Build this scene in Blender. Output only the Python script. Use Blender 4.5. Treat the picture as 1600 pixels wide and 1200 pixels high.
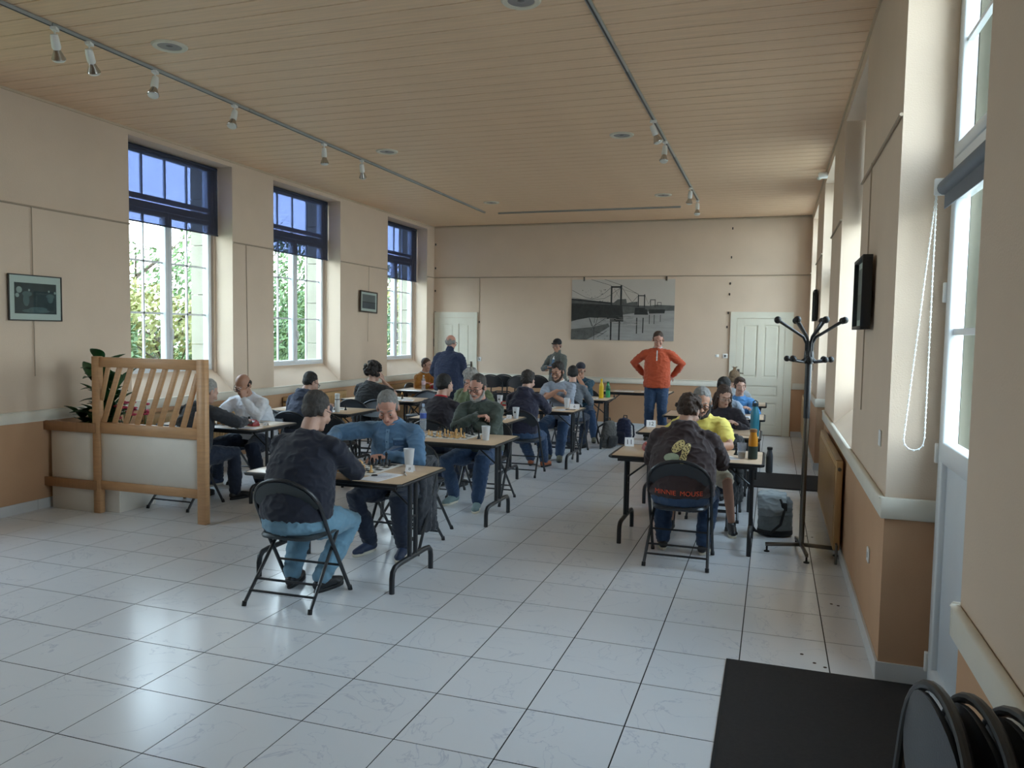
import bpy, bmesh, math, random
from mathutils import Vector, Matrix, noise
R = math.radians
PI = math.pi
rnd = random.Random(7)
scn = bpy.context.scene
col = scn.collection
for o in list(bpy.data.objects):
    bpy.data.objects.remove(o)

# ------------------------------------------------------------------ camera
cam = bpy.data.objects.new('camera', bpy.data.cameras.new('camera'))
col.objects.link(cam)
yaw, pitch, roll = 0.32228, -0.064212, 0.016312
cy, sy, cp, sp = math.cos(yaw), math.sin(yaw), math.cos(pitch), math.sin(pitch)
Fv = Vector((-sy * cp, cy * cp, sp)); Rv = Vector((cy, sy, 0)); Uv = Rv.cross(Fv)
cr, sr = math.cos(roll), math.sin(roll)
r2 = Rv * cr + Uv * sr; u2 = Uv * cr - Rv * sr
M = Matrix((r2, u2, -Fv)).transposed().to_4x4()
M.translation = Vector((1.9146, -3.3305, 1.7181))
cam.matrix_world = M
cam.data.sensor_width = 36.0
cam.data.lens = 1219.66 / 1600 * 36
cam.data.clip_start = 0.05
scn.camera = cam

# ------------------------------------------------------------------ world + exposure
w = bpy.data.worlds.new('World'); scn.world = w; w.use_nodes = True
nt = w.node_tree; nt.nodes.clear()
wo = nt.nodes.new('ShaderNodeOutputWorld'); bg = nt.nodes.new('ShaderNodeBackground')
tc = nt.nodes.new('ShaderNodeTexCoord'); sep = nt.nodes.new('ShaderNodeSeparateXYZ')
cr_ = nt.nodes.new('ShaderNodeValToRGB')
nt.links.new(tc.outputs['Generated'], sep.inputs[0]); nt.links.new(sep.outputs['Z'], cr_.inputs[0])
cr_.color_ramp.elements[0].position = 0.0; cr_.color_ramp.elements[0].color = (0.86, 0.94, 1.0, 1)
cr_.color_ramp.elements[1].position = 0.7; cr_.color_ramp.elements[1].color = (0.62, 0.79, 1.0, 1)
nt.links.new(cr_.outputs[0], bg.inputs[0]); bg.inputs[1].default_value = 3.6
nt.links.new(bg.outputs[0], wo.inputs[0])
scn.view_settings.view_transform = 'Standard'
scn.view_settings.look = 'None'
scn.view_settings.gamma = 1
scn.view_settings.use_curve_mapping = False
scn.view_settings.exposure = 1.85

def portal(x, y, z, sx, sz, ry):
    l = bpy.data.lights.new('window_portal', 'AREA'); l.shape = 'RECTANGLE'; l.size = sz; l.size_y = sx
    l.cycles.is_portal = True
    o = bpy.data.objects.new('window_portal', l); col.objects.link(o)
    o.location = (x, y, z); o.rotation_euler = (0, ry, 0)
XL, XR, YF, YB, H = -4.582, 2.47, 11.09, -6.4, 3.813
LWIN = [(9.10, 10.75), (5.79, 7.52), (3.28, 4.94), (-0.75, 0.91)]
RWIN = [(2.72, 4.50), (9.1, 10.7)]
for a, b in LWIN: portal(-4.80, (a + b) / 2, 2.45, b - a, 2.5, -PI / 2)
for a, b in RWIN: portal(2.70, (a + b) / 2, 2.45, b - a, 2.5, PI / 2)
for a, b in [(-0.75, 0.90), (5.8, 7.5)]: portal(2.66, (a + b) / 2, 2.1, b - a, 3.0, PI / 2)

# ------------------------------------------------------------------ materials
def srgb(c):
    return tuple((v / 255 / 12.92) if v / 255 <= 0.04045 else ((v / 255 + 0.055) / 1.055) ** 2.4 for v in c) + (1,)
MATS = {}
def mat(name, c, rough=0.6, metal=0.0, var=0.06, vs=8.0, bump=0.0, bs=60.0, coat=0.0, trans=0.0, emit=None, spec=0.5, stretch=None, sheen=0.0):
    if name in MATS: return MATS[name]
    m = bpy.data.materials.new(name); m.use_nodes = True; MATS[name] = m
    nt = m.node_tree; p = nt.nodes['Principled BSDF']
    c = srgb(c) if max(c) > 1.001 else tuple(c) + (1,)
    p.inputs['Roughness'].default_value = rough; p.inputs['Metallic'].default_value = metal
    p.inputs['Coat Weight'].default_value = coat; p.inputs['Transmission Weight'].default_value = trans
    p.inputs['Specular IOR Level'].default_value = spec
    p.inputs['Sheen Weight'].default_value = sheen
    tcn = nt.nodes.new('ShaderNodeTexCoord'); mp = nt.nodes.new('ShaderNodeMapping')
    nt.links.new(tcn.outputs['Object'], mp.inputs[0])
    if stretch: mp.inputs['Scale'].default_value = stretch
    n = nt.nodes.new('ShaderNodeTexNoise'); n.inputs['Scale'].default_value = vs; n.inputs['Detail'].default_value = 4
    nt.links.new(mp.outputs[0], n.inputs['Vector'])
    mx = nt.nodes.new('ShaderNodeMix'); mx.data_type = 'RGBA'
    nt.links.new(n.outputs['Fac'], mx.inputs['Factor'])
    mx.inputs['A'].default_value = tuple(min(1, v * (1 - 2 * var)) for v in c[:3]) + (1,)
    mx.inputs['B'].default_value = tuple(min(1, v * (1 + 2 * var)) for v in c[:3]) + (1,)
    nt.links.new(mx.outputs['Result'], p.inputs['Base Color'])
    if bump:
        n2 = nt.nodes.new('ShaderNodeTexNoise'); n2.inputs['Scale'].default_value = bs; n2.inputs['Detail'].default_value = 3
        nt.links.new(mp.outputs[0], n2.inputs['Vector'])
        b = nt.nodes.new('ShaderNodeBump'); b.inputs['Strength'].default_value = bump; b.inputs['Distance'].default_value = 0.01
        nt.links.new(n2.outputs['Fac'], b.inputs['Height']); nt.links.new(b.outputs[0], p.inputs['Normal'])
    if emit:
        p.inputs['Emission Color'].default_value = srgb(emit); p.inputs['Emission Strength'].default_value = 1
    return m
wallm = mat('wall_fabric', (220, 199, 178), 0.9, var=0.03, vs=2.5, bump=0.15, bs=140)
wainm = mat('wainscot_paint', (196, 156, 122), 0.85, var=0.04, vs=3, bump=0.15, bs=160)
railm = mat('cream_rail', (226, 220, 206), 0.5, var=0.03)
doorm = mat('cream_door_paint', (224, 220, 204), 0.5, var=0.02)
pvc = mat('white_pvc', (232, 236, 240), 0.35, var=0.01)
groutm = mat('grout', (30, 30, 31), 0.9)
wood = mat('beech', (196, 152, 110), 0.45, var=0.10, vs=6, stretch=(1, 1, 8), bump=0.05, bs=30)
woodd = mat('dark_beech', (160, 118, 82), 0.5, var=0.10, vs=6, stretch=(8, 1, 1))
lam = mat('table_laminate', (205, 178, 150), 0.32, var=0.10, vs=10, stretch=(1, 9, 1))
blackm = mat('black_metal', (34, 37, 42), 0.38, var=0.05, spec=0.6)
blackp = mat('black_plastic', (20, 21, 24), 0.5)
vinyl = mat('black_vinyl', (38, 43, 50), 0.36, var=0.06, bump=0.08, bs=200)
vinyl2 = mat('charcoal_vinyl', (46, 55, 60), 0.4, var=0.06, bump=0.1, bs=180)
chrome = mat('chrome', (190, 190, 190), 0.2, metal=1.0, var=0.02)
dchrome = mat('dull_steel', (120, 116, 110), 0.35, metal=1.0, var=0.05)
white = mat('white_paint', (238, 238, 236), 0.5, var=0.01)
paper = mat('paper', (240, 240, 244), 0.7, var=0.01)
lpanel = mat('white_melamine', (226, 219, 208), 0.5, var=0.02)
trackm = mat('grey_track', (160, 162, 160), 0.4, var=0.03)
red = mat('red_plastic', (150, 30, 34), 0.4)
lpiece = mat('light_boxwood', (214, 170, 110), 0.4, var=0.08, vs=40)
dpiece = mat('black_piece', (22, 22, 26), 0.35)
bwhite = mat('board_white', (228, 228, 226), 0.6, var=0.01)
bblack = mat('board_black', (30, 36, 36), 0.6)
radm = mat('cream_radiator', (196, 160, 112), 0.4, var=0.04)
matm = mat('door_mat', (46, 42, 41), 0.95, var=0.15, vs=60, bump=0.5, bs=400)
matb = mat('mat_edge', (26, 27, 30), 0.7)
leafm = mat('leaf_green', (38, 84, 46), 0.42, var=0.25, vs=14)
leafl = mat('leaf_pale', (70, 104, 52), 0.45, var=0.2, vs=14)
soil = mat('soil', (48, 38, 30), 0.95)
pink = mat('pink_petal', (196, 70, 96), 0.6, var=0.15, vs=40)
peach = mat('peach_petal', (226, 186, 150), 0.6, var=0.1)
stonem = mat('limestone', (150, 144, 128), 0.9, var=0.08, vs=5, bump=0.2, bs=40)
grassm = mat('grass', (92, 104, 50), 0.95, var=0.25, vs=3, bump=0.4, bs=50)
barkm = mat('bark', (74, 62, 48), 0.9, var=0.2, vs=20)
fol = [mat('foliage_green', (84, 106, 62), 0.7, var=0.35, vs=1.5), mat('foliage_yellow', (134, 132, 78), 0.7, var=0.3, vs=1.5), mat('foliage_dark', (60, 84, 52), 0.7, var=0.3, vs=1.5), mat('foliage_rust', (150, 92, 52), 0.7, var=0.3, vs=2)]

def marble():
    m = bpy.data.materials.new('marble_tile'); m.use_nodes = True; nt = m.node_tree; p = nt.nodes['Principled BSDF']
    N = nt.nodes.new; L = nt.links.new
    tcn = N('ShaderNodeTexCoord'); oi = N('ShaderNodeObjectInfo'); ad = N('ShaderNodeVectorMath'); ad.operation = 'ADD'
    ml = N('ShaderNodeVectorMath'); ml.operation = 'SCALE'; ml.inputs['Scale'].default_value = 37.0
    cmb = N('ShaderNodeCombineXYZ'); L(oi.outputs['Random'], cmb.inputs[0]); L(oi.outputs['Random'], cmb.inputs[2])
    L(cmb.outputs[0], ml.inputs[0]); L(tcn.outputs['Object'], ad.inputs[0]); L(ml.outputs[0], ad.inputs[1])
    n1 = N('ShaderNodeTexNoise'); n1.inputs['Scale'].default_value = 2.6; n1.inputs['Detail'].default_value = 6; n1.inputs['Distortion'].default_value = 0.9
    L(ad.outputs[0], n1.inputs['Vector'])
    mt = N('ShaderNodeMath'); mt.operation = 'SUBTRACT'; L(n1.outputs['Fac'], mt.inputs[0]); mt.inputs[1].default_value = 0.5
    ab = N('ShaderNodeMath'); ab.operation = 'ABSOLUTE'; L(mt.outputs[0], ab.inputs[0])
    rp = N('ShaderNodeValToRGB'); L(ab.outputs[0], rp.inputs[0])
    rp.color_ramp.elements[0].position = 0.0; rp.color_ramp.elements[0].color = srgb((184, 188, 202))
    rp.color_ramp.elements[1].position = 0.006; rp.color_ramp.elements[1].color = srgb((224, 225, 228))
    n2 = N('ShaderNodeTexNoise'); n2.inputs['Scale'].default_value = 5; n2.inputs['Detail'].default_value = 3; L(ad.outputs[0], n2.inputs['Vector'])
    mx = N('ShaderNodeMix'); mx.data_type = 'RGBA'; mx.blend_type = 'MIX'
    gt = N('ShaderNodeMath'); gt.operation = 'MULTIPLY'; gt.inputs[1].default_value = 0.9; gt.use_clamp = True
    L(n2.outputs['Fac'], gt.inputs[0]); L(gt.outputs[0], mx.inputs['Factor'])
    L(rp.outputs[0], mx.inputs['A']); mx.inputs['B'].default_value = srgb((220, 222, 226))
    L(mx.outputs['Result'], p.inputs['Base Color'])
    p.inputs['Roughness'].default_value = 0.2; p.inputs['Specular IOR Level'].default_value = 0.5
    return m
marm = marble()
def plankm_():
    m = mat('plank_woodprint', (232, 198, 165), 0.5, var=0.10, vs=3, stretch=(0.6, 12, 1))
    return m
plankm = plankm_()

def glassm():
    m = bpy.data.materials.new('window_glass'); m.use_nodes = True; nt = m.node_tree; nt.nodes.clear()
    o = nt.nodes.new('ShaderNodeOutputMaterial'); t = nt.nodes.new('ShaderNodeBsdfTransparent'); t.inputs[0].default_value = (0.93, 0.97, 0.96, 1)
    g = nt.nodes.new('ShaderNodeBsdfGlossy'); g.inputs['Roughness'].default_value = 0.02
    mx = nt.nodes.new('ShaderNodeMixShader'); mx.inputs[0].default_value = 0.04
    nt.links.new(t.outputs[0], mx.inputs[1]); nt.links.new(g.outputs[0], mx.inputs[2]); nt.links.new(mx.outputs[0], o.inputs[0])
    return m
glass = glassm()
def thinm(name, tcol, dcol, fac, rough=0.5):
    m = bpy.data.materials.new(name); m.use_nodes = True; nt = m.node_tree; nt.nodes.clear()
    o = nt.nodes.new('ShaderNodeOutputMaterial'); t = nt.nodes.new('ShaderNodeBsdfTransparent'); t.inputs[0].default_value = tcol + (1,)
    d = nt.nodes.new('ShaderNodeBsdfPrincipled'); d.inputs['Base Color'].default_value = dcol + (1,); d.inputs['Roughness'].default_value = rough
    mx = nt.nodes.new('ShaderNodeMixShader'); mx.inputs[0].default_value = fac
    nt.links.new(t.outputs[0], mx.inputs[1]); nt.links.new(d.outputs[0], mx.inputs[2]); nt.links.new(mx.outputs[0], o.inputs[0])
    return m
blindm = thinm('blue_screen_fabric', (0.27, 0.31, 0.44), (0.16, 0.165, 0.22), 0.3, 0.8)
cupm = thinm('translucent_cup', (0.9, 0.92, 0.95), (0.8, 0.82, 0.85), 0.72, 0.35)
clearm = thinm('clear_plastic', (0.92, 0.95, 1.0), (0.7, 0.75, 0.8), 0.28, 0.1)

# ------------------------------------------------------------------ mesh helpers
class MB:
    def __init__(s): s.v = []; s.f = []; s.m = []; s.cm = 0
    def add(s, vs, fs):
        k = len(s.v); s.v += [tuple(x) for x in vs]; s.f += [tuple(i + k for i in f) for f in fs]; s.m += [s.cm] * len(fs); return s
    def box(s, a, b, rot=None, piv=None):
        x0, y0, z0 = a; x1, y1, z1 = b; e = (len(s.v) // 8 % 9) * 6e-5; x0 -= e; y0 -= e; z0 -= e; x1 += e; y1 += e; z1 += e
        vs = [Vector(p) for p in ((x0, y0, z0), (x1, y0, z0), (x1, y1, z0), (x0, y1, z0), (x0, y0, z1), (x1, y0, z1), (x1, y1, z1), (x0, y1, z1))]
        if rot is not None:
            c = Vector(piv) if piv is not None else sum(vs, Vector()) / 8
            vs = [rot @ (v - c) + c for v in vs]
        return s.add(vs, [(0, 3, 2, 1), (4, 5, 6, 7), (0, 1, 5, 4), (1, 2, 6, 5), (2, 3, 7, 6), (3, 0, 4, 7)])
    def prism(s, pts, d):
        d = Vector(d); n = len(pts); vs = [Vector(p) for p in pts] + [Vector(p) + d for p in pts]
        return s.add(vs, [tuple(range(n - 1, -1, -1)), tuple(range(n, 2 * n))] + [(i, (i + 1) % n, n + (i + 1) % n, n + i) for i in range(n)])
    def beam(s, A, B, w, t, up=(0, 0, 1)):
        A = Vector(A); B = Vector(B); d = (B - A).normalized(); up = Vector(up); sd = d.cross(up)
        if sd.length < 1e-4: sd = d.cross(Vector((0, 1, 0)))
        sd.normalize(); u = sd.cross(d)
        q = [sd * w / 2 + u * t / 2, -sd * w / 2 + u * t / 2, -sd * w / 2 - u * t / 2, sd * w / 2 - u * t / 2]
        return s.add([A + x for x in q] + [B + x for x in q], [(0, 1, 2, 3), (7, 6, 5, 4)] + [(i, 4 + i, 4 + (i + 1) % 4, (i + 1) % 4) for i in range(4)])
    def tube(s, P, r, n=8, closed=False, caps=True):
        P = [Vector(p) for p in P]; rs = r if isinstance(r, (list, tuple)) else [r] * len(P)
        m = len(P); vs = []; prev = None
        for i in range(m):
            if closed: t = P[(i + 1) % m] - P[i - 1]
            else: t = P[min(i + 1, m - 1)] - P[max(i - 1, 0)]
            t.normalize()
            if prev is None:
                a = Vector((0, 0, 1)) if abs(t.z) < 0.9 else Vector((1, 0, 0)); u = t.cross(a).normalized()
            else:
                u = prev - t * prev.dot(t); u.normalize()
            prev = u; v = t.cross(u)
            for k in range(n):
                an = 2 * PI * k / n; vs.append(P[i] + (u * math.cos(an) + v * math.sin(an)) * rs[i])
        fs = []
        for i in range(m if closed else m - 1):
            j = (i + 1) % m
            for k in range(n): fs.append((i * n + k, i * n + (k + 1) % n, j * n + (k + 1) % n, j * n + k))
        if not closed and caps: fs += [tuple(range(n - 1, -1, -1)), tuple((m - 1) * n + k for k in range(n))]
        return s.add(vs, fs)
    def lathe(s, prof, n=16, c=(0, 0, 0), rot=None):
        c = Vector(c); vs = []
        for (r, z) in prof:
            for k in range(n):
                a = 2 * PI * k / n; p = Vector((r * math.cos(a), r * math.sin(a), z)); vs.append(c + (rot @ p if rot else p))
        m = len(prof); fs = [(i * n + k, i * n + (k + 1) % n, (i + 1) * n + (k + 1) % n, (i + 1) * n + k) for i in range(m - 1) for k in range(n)]
        fs += [tuple(range(n - 1, -1, -1)), tuple((m - 1) * n + k for k in range(n))]
        return s.add(vs, fs)
    def ball(s, c, r, n=10, rot=None):
        if not isinstance(r, (list, tuple, Vector)): r = (r, r, r)
        c = Vector(c); vs = []; m = max(5, n // 2 + 1)
        for i in range(1, m):
            t = PI * i / m
            for k in range(n):
                a = 2 * PI * k / n; p = Vector((r[0] * math.sin(t) * math.cos(a), r[1] * math.sin(t) * math.sin(a), r[2] * math.cos(t)))
                vs.append(c + (rot @ p if rot else p))
        tp = Vector((0, 0, r[2])); bt = -tp
        vs += [c + (rot @ tp if rot else tp), c + (rot @ bt if rot else bt)]
        q = (m - 1) * n; fs = [(i * n + k, (i + 1) * n + k, (i + 1) * n + (k + 1) % n, i * n + (k + 1) % n) for i in range(m - 2) for k in range(n)]
        fs += [(q, k, (k + 1) % n) for k in range(n)] + [(q + 1, (m - 2) * n + (k + 1) % n, (m - 2) * n + k) for k in range(n)]
        return s.add(vs, fs)
    # tapered limb with round ends
    def limb(s, P, rs, n=12):
        P = [Vector(p) for p in P]; q = []; rr = []
        d0 = (P[1] - P[0]).normalized(); d1 = (P[-1] - P[-2]).normalized()
        for a in (1.0, 0.8, 0.45): q.append(P[0] - d0 * rs[0] * a); rr.append(rs[0] * math.sqrt(max(0.02, 1 - a * a)))
        q += P; rr += list(rs)
        for a in (0.45, 0.8, 1.0): q.append(P[-1] + d1 * rs[-1] * a); rr.append(rs[-1] * math.sqrt(max(0.02, 1 - a * a)))
        return s.tube(q, rr, n)
    # elliptical loft
    def loft(s, C, rx, ry, side, n=18, fw=None):
        C = [Vector(c) for c in C]; vs = []; m = len(C)
        for i in range(m):
            t = (C[min(i + 1, m - 1)] - C[max(i - 1, 0)]).normalized()
            sd = (side[i] if isinstance(side, list) else side); sd = (sd - t * sd.dot(t)).normalized(); f = sd.cross(t) * -1
            for k in range(n):
                a = 2 * PI * k / n; vs.append(C[i] + sd * math.cos(a) * rx[i] + f * math.sin(a) * ry[i])
        fs = [(i * n + k, i * n + (k + 1) % n, (i + 1) * n + (k + 1) % n, (i + 1) * n + k) for i in range(m - 1) for k in range(n)]
        fs += [tuple(range(n - 1, -1, -1)), tuple((m - 1) * n + k for k in range(n))]
        return s.add(vs, fs)
    def mesh(s, name, mats, smooth=True, ang=35):
        me = bpy.data.meshes.new(name); me.from_pydata(s.v, [], s.f)
        for m in (mats if isinstance(mats, (list, tuple)) else [mats]): me.materials.append(m)
        if isinstance(mats, (list, tuple)) and len(mats) > 1: me.polygons.foreach_set('material_index', s.m)
        bm = bmesh.new(); bm.from_mesh(me); bmesh.ops.recalc_face_normals(bm, faces=bm.faces); bm.to_mesh(me); bm.free()
        if smooth:
            me.polygons.foreach_set('use_smooth', [True] * len(me.polygons)); me.set_sharp_from_angle(angle=R(ang))
        me.update(); return me
    def build(s, name, mats, parent=None, smooth=True, bevel=0, seg=1):
        me = s.mesh(name, mats, smooth); o = link(name, me, parent)
        if bevel:
            bm = bmesh.new(); bm.from_mesh(me)
            es = [e for e in bm.edges if len(e.link_faces) == 2 and e.calc_face_angle(0) > R(30)]
            bmesh.ops.bevel(bm, geom=es, offset=bevel, segments=seg, profile=0.5, affect='EDGES', clamp_overlap=True)
            bm.to_mesh(me); bm.free()
            if smooth: me.polygons.foreach_set('use_smooth', [True] * len(me.polygons)); me.set_sharp_from_angle(angle=R(50))
        return o
def link(name, data, parent=None, loc=None):
    o = bpy.data.objects.new(name, data); col.objects.link(o)
    if parent is not None: o.parent = parent
    if loc is not None: o.location = loc
    return o
def tag(o, label=None, cat=None, group=None, kind=None):
    if label: o['label'] = label
    if cat: o['category'] = cat
    if group: o['group'] = group
    if kind: o['kind'] = kind
    return o
def thing(name, label, cat, loc=(0, 0, 0), rz=0, group=None):
    o = link(name, None); o.location = loc; o.rotation_euler = (0, 0, rz); o.empty_display_size = 0.05
    return tag(o, label, cat, group)
def struct(o): o['kind'] = 'structure'; return o
KIDS = {}
def kids(o):
    return [c for c in bpy.data.objects if c.parent is o]
def snapshot(root):
    return [(c, snapshot(c)) for c in kids(root)]
def dup(proto, snap, loc, rz=0, label=None, group=None):
    r = proto.copy(); col.objects.link(r); r.location = loc; r.rotation_euler = (0, 0, rz)
    if label: r['label'] = label
    if group: r['group'] = group
    def rec(sn, par):
        for c, s2 in sn:
            d = c.copy(); col.objects.link(d); d.parent = par; rec(s2, d)
    rec(snap, r); return r
def text_mesh(txt, size, depth=0.0005):
    cu = bpy.data.curves.new('t', 'FONT'); cu.body = txt; cu.size = size; cu.extrude = depth; cu.align_x = 'CENTER'; cu.align_y = 'CENTER'
    cu.resolution_u = 3
    o = bpy.data.objects.new('t', cu); col.objects.link(o); dg = bpy.context.evaluated_depsgraph_get(); dg.update()
    me = bpy.data.meshes.new_from_object(o.evaluated_get(dg)); bpy.data.objects.remove(o); return me

# ------------------------------------------------------------------ floor
T = 0.45
fb = MB().box((XL - 0.5, YB, -0.12), (XR + 0.5, YF + 0.1, -0.0012)).build('floor', groutm, smooth=False); struct(fb)
g = 0.0032
tm = MB().box((-T / 2 + g, -T / 2 + g, -0.003), (T / 2 - g, T / 2 - g, 0.0)).mesh('tile', marm, smooth=False)
far = MB()
i0 = -11; i1 = 6
for j in range(int(YB / T) - 1, 25):
    for i in range(i0, i1 + 1):
        x0, x1 = i * T, (i + 1) * T; y0, y1 = j * T, (j + 1) * T
        if y1 > YF: y1 = YF
        if y0 < YB: y0 = YB
        if y1 - y0 < 0.02: continue
        # rows clipped at walls
        if i <= -11: x0 = XL - 0.001
        if x0 < XL: x0 = XL
        if i == 5: x1 = XR
        if i == 6:
            continue
        if x1 - x0 < 0.02: continue
        full = abs(x1 - x0 - T) < 1e-3 and abs(y1 - y0 - T) < 1e-3
        if -1 <= j <= 13 and full:
            o = link('tile', tm, fb, ((x0 + x1) / 2, (y0 + y1) / 2, 0)); o.rotation_euler = (0, 0, rnd.choice([0, PI / 2, PI, -PI / 2]))
        elif -1 <= j <= 13:
            MB().box((x0 + g, y0 + g, -0.003), (x1 - g, y1 - g, 0)).build('tile', marm, fb, smooth=False)
        else:
            far.box((x0 + g, y0 + g, -0.003), (x1 - g, y1 - g, 0))
tag(far.build('far_tiles', marm, fb, smooth=False), kind='stuff')
# threshold tiles of the two door recesses
for ya, yb in ((-0.74, 0.92), (5.85, 7.55)):
    MB().box((XR, ya, -0.003), (XR + 0.26, yb, 0)).build('threshold_slab', marm, fb, smooth=False)

# ------------------------------------------------------------------ ceiling
ceil = MB().box((XL - 0.5, YB, H + 0.012), (XR + 0.5, YF + 0.5, H + 0.15)).build('ceiling', mat('slot_dark', (70, 50, 34), 0.9), smooth=False); struct(ceil)
pm = MB().prism([(XL, -0.0950, 0.0), (XL, 0.0950, 0.0), (XL, 0.0975, 0.010), (XL, -0.0975, 0.010)], (XR - XL, 0, 0)).mesh('plank', plankm, smooth=False)
y = YB + 0.1
k0 = math.ceil(YB / 0.2)
for k in range(k0, int(YF / 0.2) + 1):
    yc = k * 0.2 + 0.1
    if yc > YF - 0.02: continue
    link('plank', pm, ceil, (0, yc, H))

# ------------------------------------------------------------------ walls
def wall_mesh(name, pieces):
    # pieces: list of (box a, box b, mat index)
    mb = MB()
    for a, b, mi in pieces: mb.cm = mi; mb.box(a, b)
    o = mb.build(name, [wallm, wainm], smooth=False); return struct(o)
ZR = 0.83  # underside of the chair rail
FR = -4.88  # left frame plane
SILL = 1.20; HEAD = 3.74
pc = []
edges = sorted(LWIN); yprev = YB
for a, b in edges:
    pc.append(((XL - 0.3, yprev, ZR), (XL, a, H + .02), 0)); yprev = b
    pc.append(((XL - 0.3, a, HEAD), (XL, b, H + .02), 0))
pc.append(((XL - 0.3, yprev, ZR), (XL, YF, H + .02), 0))
pc.append(((XL - 0.3, YB, 0), (XL, YF, ZR), 1))
wl = wall_mesh('wall_left', pc)
# sloping sills
for a, b in edges:
    MB().prism([(XL - .002, a, 0.93), (XL - 0.298, a, SILL), (XL - 0.298, a, 0.835), (XL - .002, a, 0.835)], (0, b - a, 0)).build('sloping_sill', wallm, wl, smooth=False)
# outer masonry: limestone jamb blocks beyond each window
zs = [0.95, 1.52, 2.15, 2.77, 3.35, 3.9]
for a, b in edges:
    for (yy, sgn) in ((a + 0.05, -1), (b - 0.06, 1)):
        for q in range(5):
            m = MB().box((-5.17, yy if sgn > 0 else yy - 0.45 - 0.02 * (q % 2), zs[q] + 0.004), (-4.955, yy + 0.45 + 0.02 * (q % 2) if sgn > 0 else yy, zs[q + 1] - 0.004))
            m.build('stone_block', stonem, wl, smooth=False)
    MB().box((-5.21, a, 0.8), (-4.955, b, 0.97)).build('stone_sill', stonem, wl, smooth=False)
    MB().box((-5.17, a, 3.9), (-4.955, b, 4.2)).build('stone_lintel', stonem, wl, smooth=False)
yprev = YB
for a, b in edges + [(YF + .3, YF + .3)]:
    ya = yprev; yb = a - 0.3
    if yb > ya: MB().box((-5.16, ya, -0.3), (-4.96, yb, 4.2)).build('outer_masonry', stonem, wl, smooth=False)
    yprev = b + 0.3

def window(n, fx, a, b, z0, z1, side, cm=None, rows=((2.48), (1.89)), trans=(3.02, 3.20), parentname=None):
    """frame in the plane x=fx; side=-1 opens to -x"""
    w = struct(MB().build('window_%d' % n, pvc)) if False else None
    fr = MB(); t = 0.05; d = 0.07
    x0, x1 = fx - d / 2, fx + d / 2
    fr.box((x0, a, z0), (x1, a + t, z1)).box((x0, b - t, z0), (x1, b, z1)).box((x0, a, z0), (x1, b, z0 + t)).box((x0, a, z1 - t), (x1, b, z1))
    fr.box((x0, a, trans[0] + .05), (x1, b, trans[1] - .05))
    root = fr.build('window_%d' % n, pvc, bevel=0.004); struct(root)
    c = (a + b) / 2; sx0, sx1 = fx - 0.035 - 0.0, fx + 0.055
    s = 0.052
    def sash(ya, yb, za, zb, vm, hm):
        m = MB(); m.box((sx0, ya, za), (sx1, ya + s, zb)).box((sx0, yb - s, za), (sx1, yb, zb)).box((sx0, ya, za), (sx1, yb, za + s)).box((sx0, ya, zb - s), (sx1, yb, zb))
        o = m.build('sash', pvc, root, bevel=0.006)
        for v in vm: MB().box((fx - 0.012, v - 0.011, za), (fx + 0.012, v + 0.011, zb)).build('glazing_bar', pvc, o, smooth=False)
        for h in hm: MB().box((fx - 0.012, ya, h - 0.011), (fx + 0.012, yb, h + 0.011)).build('glazing_bar', pvc, o, smooth=False)
        MB().box((fx - 0.004, ya + s * .5, za + s * .5), (fx + 0.004, yb - s * .5, zb - s * .5)).build('pane', glass, o, smooth=False)
        return o
    q = t * 0.6
    w1 = (c - a) / 2
    sash(a + q, b - q, trans[1] - 0.03, z1 - q, [a + w1 + .02, c, b - w1 - .02], [])
    sash(a + q, c - 0.002, z0 + q, trans[0] + 0.04, [a + w1 + 0.03], rows)
    o = sash(c + 0.002, b - q, z0 + q, trans[0] + 0.04, [b - w1 - 0.03], rows)
    hx = sx1
    MB().box((hx, c + 0.012, 1.62), (hx + 0.012, c + 0.04, 1.72)).box((hx + 0.012, c + 0.016, 1.58), (hx + 0.035, c + 0.034, 1.71)).build('handle', white, o, bevel=0.004)
    return root
FRW = [(9.25, 10.71), (5.93, 7.50), (3.40, 4.91), (-0.65, 0.86)]
for n, (a, b) in enumerate(FRW): window(n + 1, FR - 0.035, a, b, SILL - 0.01, HEAD + .02, -1)
for n, (a, b) in enumerate(LWIN):   # cheeks between niche and frame
    fa, fb_ = FRW[n]
    MB().box((XL - 0.36, a - 0.01, SILL - .3), (XL - 0.26, fa + .003, HEAD + .1)).build('window_cheek', wallm, wl, smooth=False)
    MB().box((XL - 0.36, fb_ - .003, SILL - .3), (XL - 0.26, b + .01, HEAD + .1)).build('window_cheek', wallm, wl, smooth=False)

# roller blinds
def blind(x, a, b, zt, zb, label):
    t = thing('roller_blind', label, 'blind', (x, a, zb))
    L = b - a
    MB().box((-0.0012, 0.0, 0.01), (0.0012, L, zt - zb - 0.02)).build('fabric', blindm, t, smooth=False)
    MB().tube([(0, 0, 0.008), (0, L, 0.008)], 0.009, 8).build('bottom_bar', mat('blind_bar', (38, 42, 60), 0.5), t)
    MB().tube([(-0.02, 0, zt - zb - 0.025), (-0.02, L, zt - zb - 0.025)], 0.024, 12).build('roller', mat('blind_roll', (52, 56, 74), 0.8), t)
    return t
blind(-4.80, 3.33, 4.955 - .02, 3.735, 2.885, 'dark blue roller blind, half drawn, on the tall window nearest the planter')
blind(-4.80, 5.84, 7.50, 3.735, 2.82, 'dark blue roller blind on the middle of the three left windows')
blind(-4.80, 9.12, 10.73, 3.735, 2.70, 'dark blue roller blind on the farthest left window')

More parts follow.
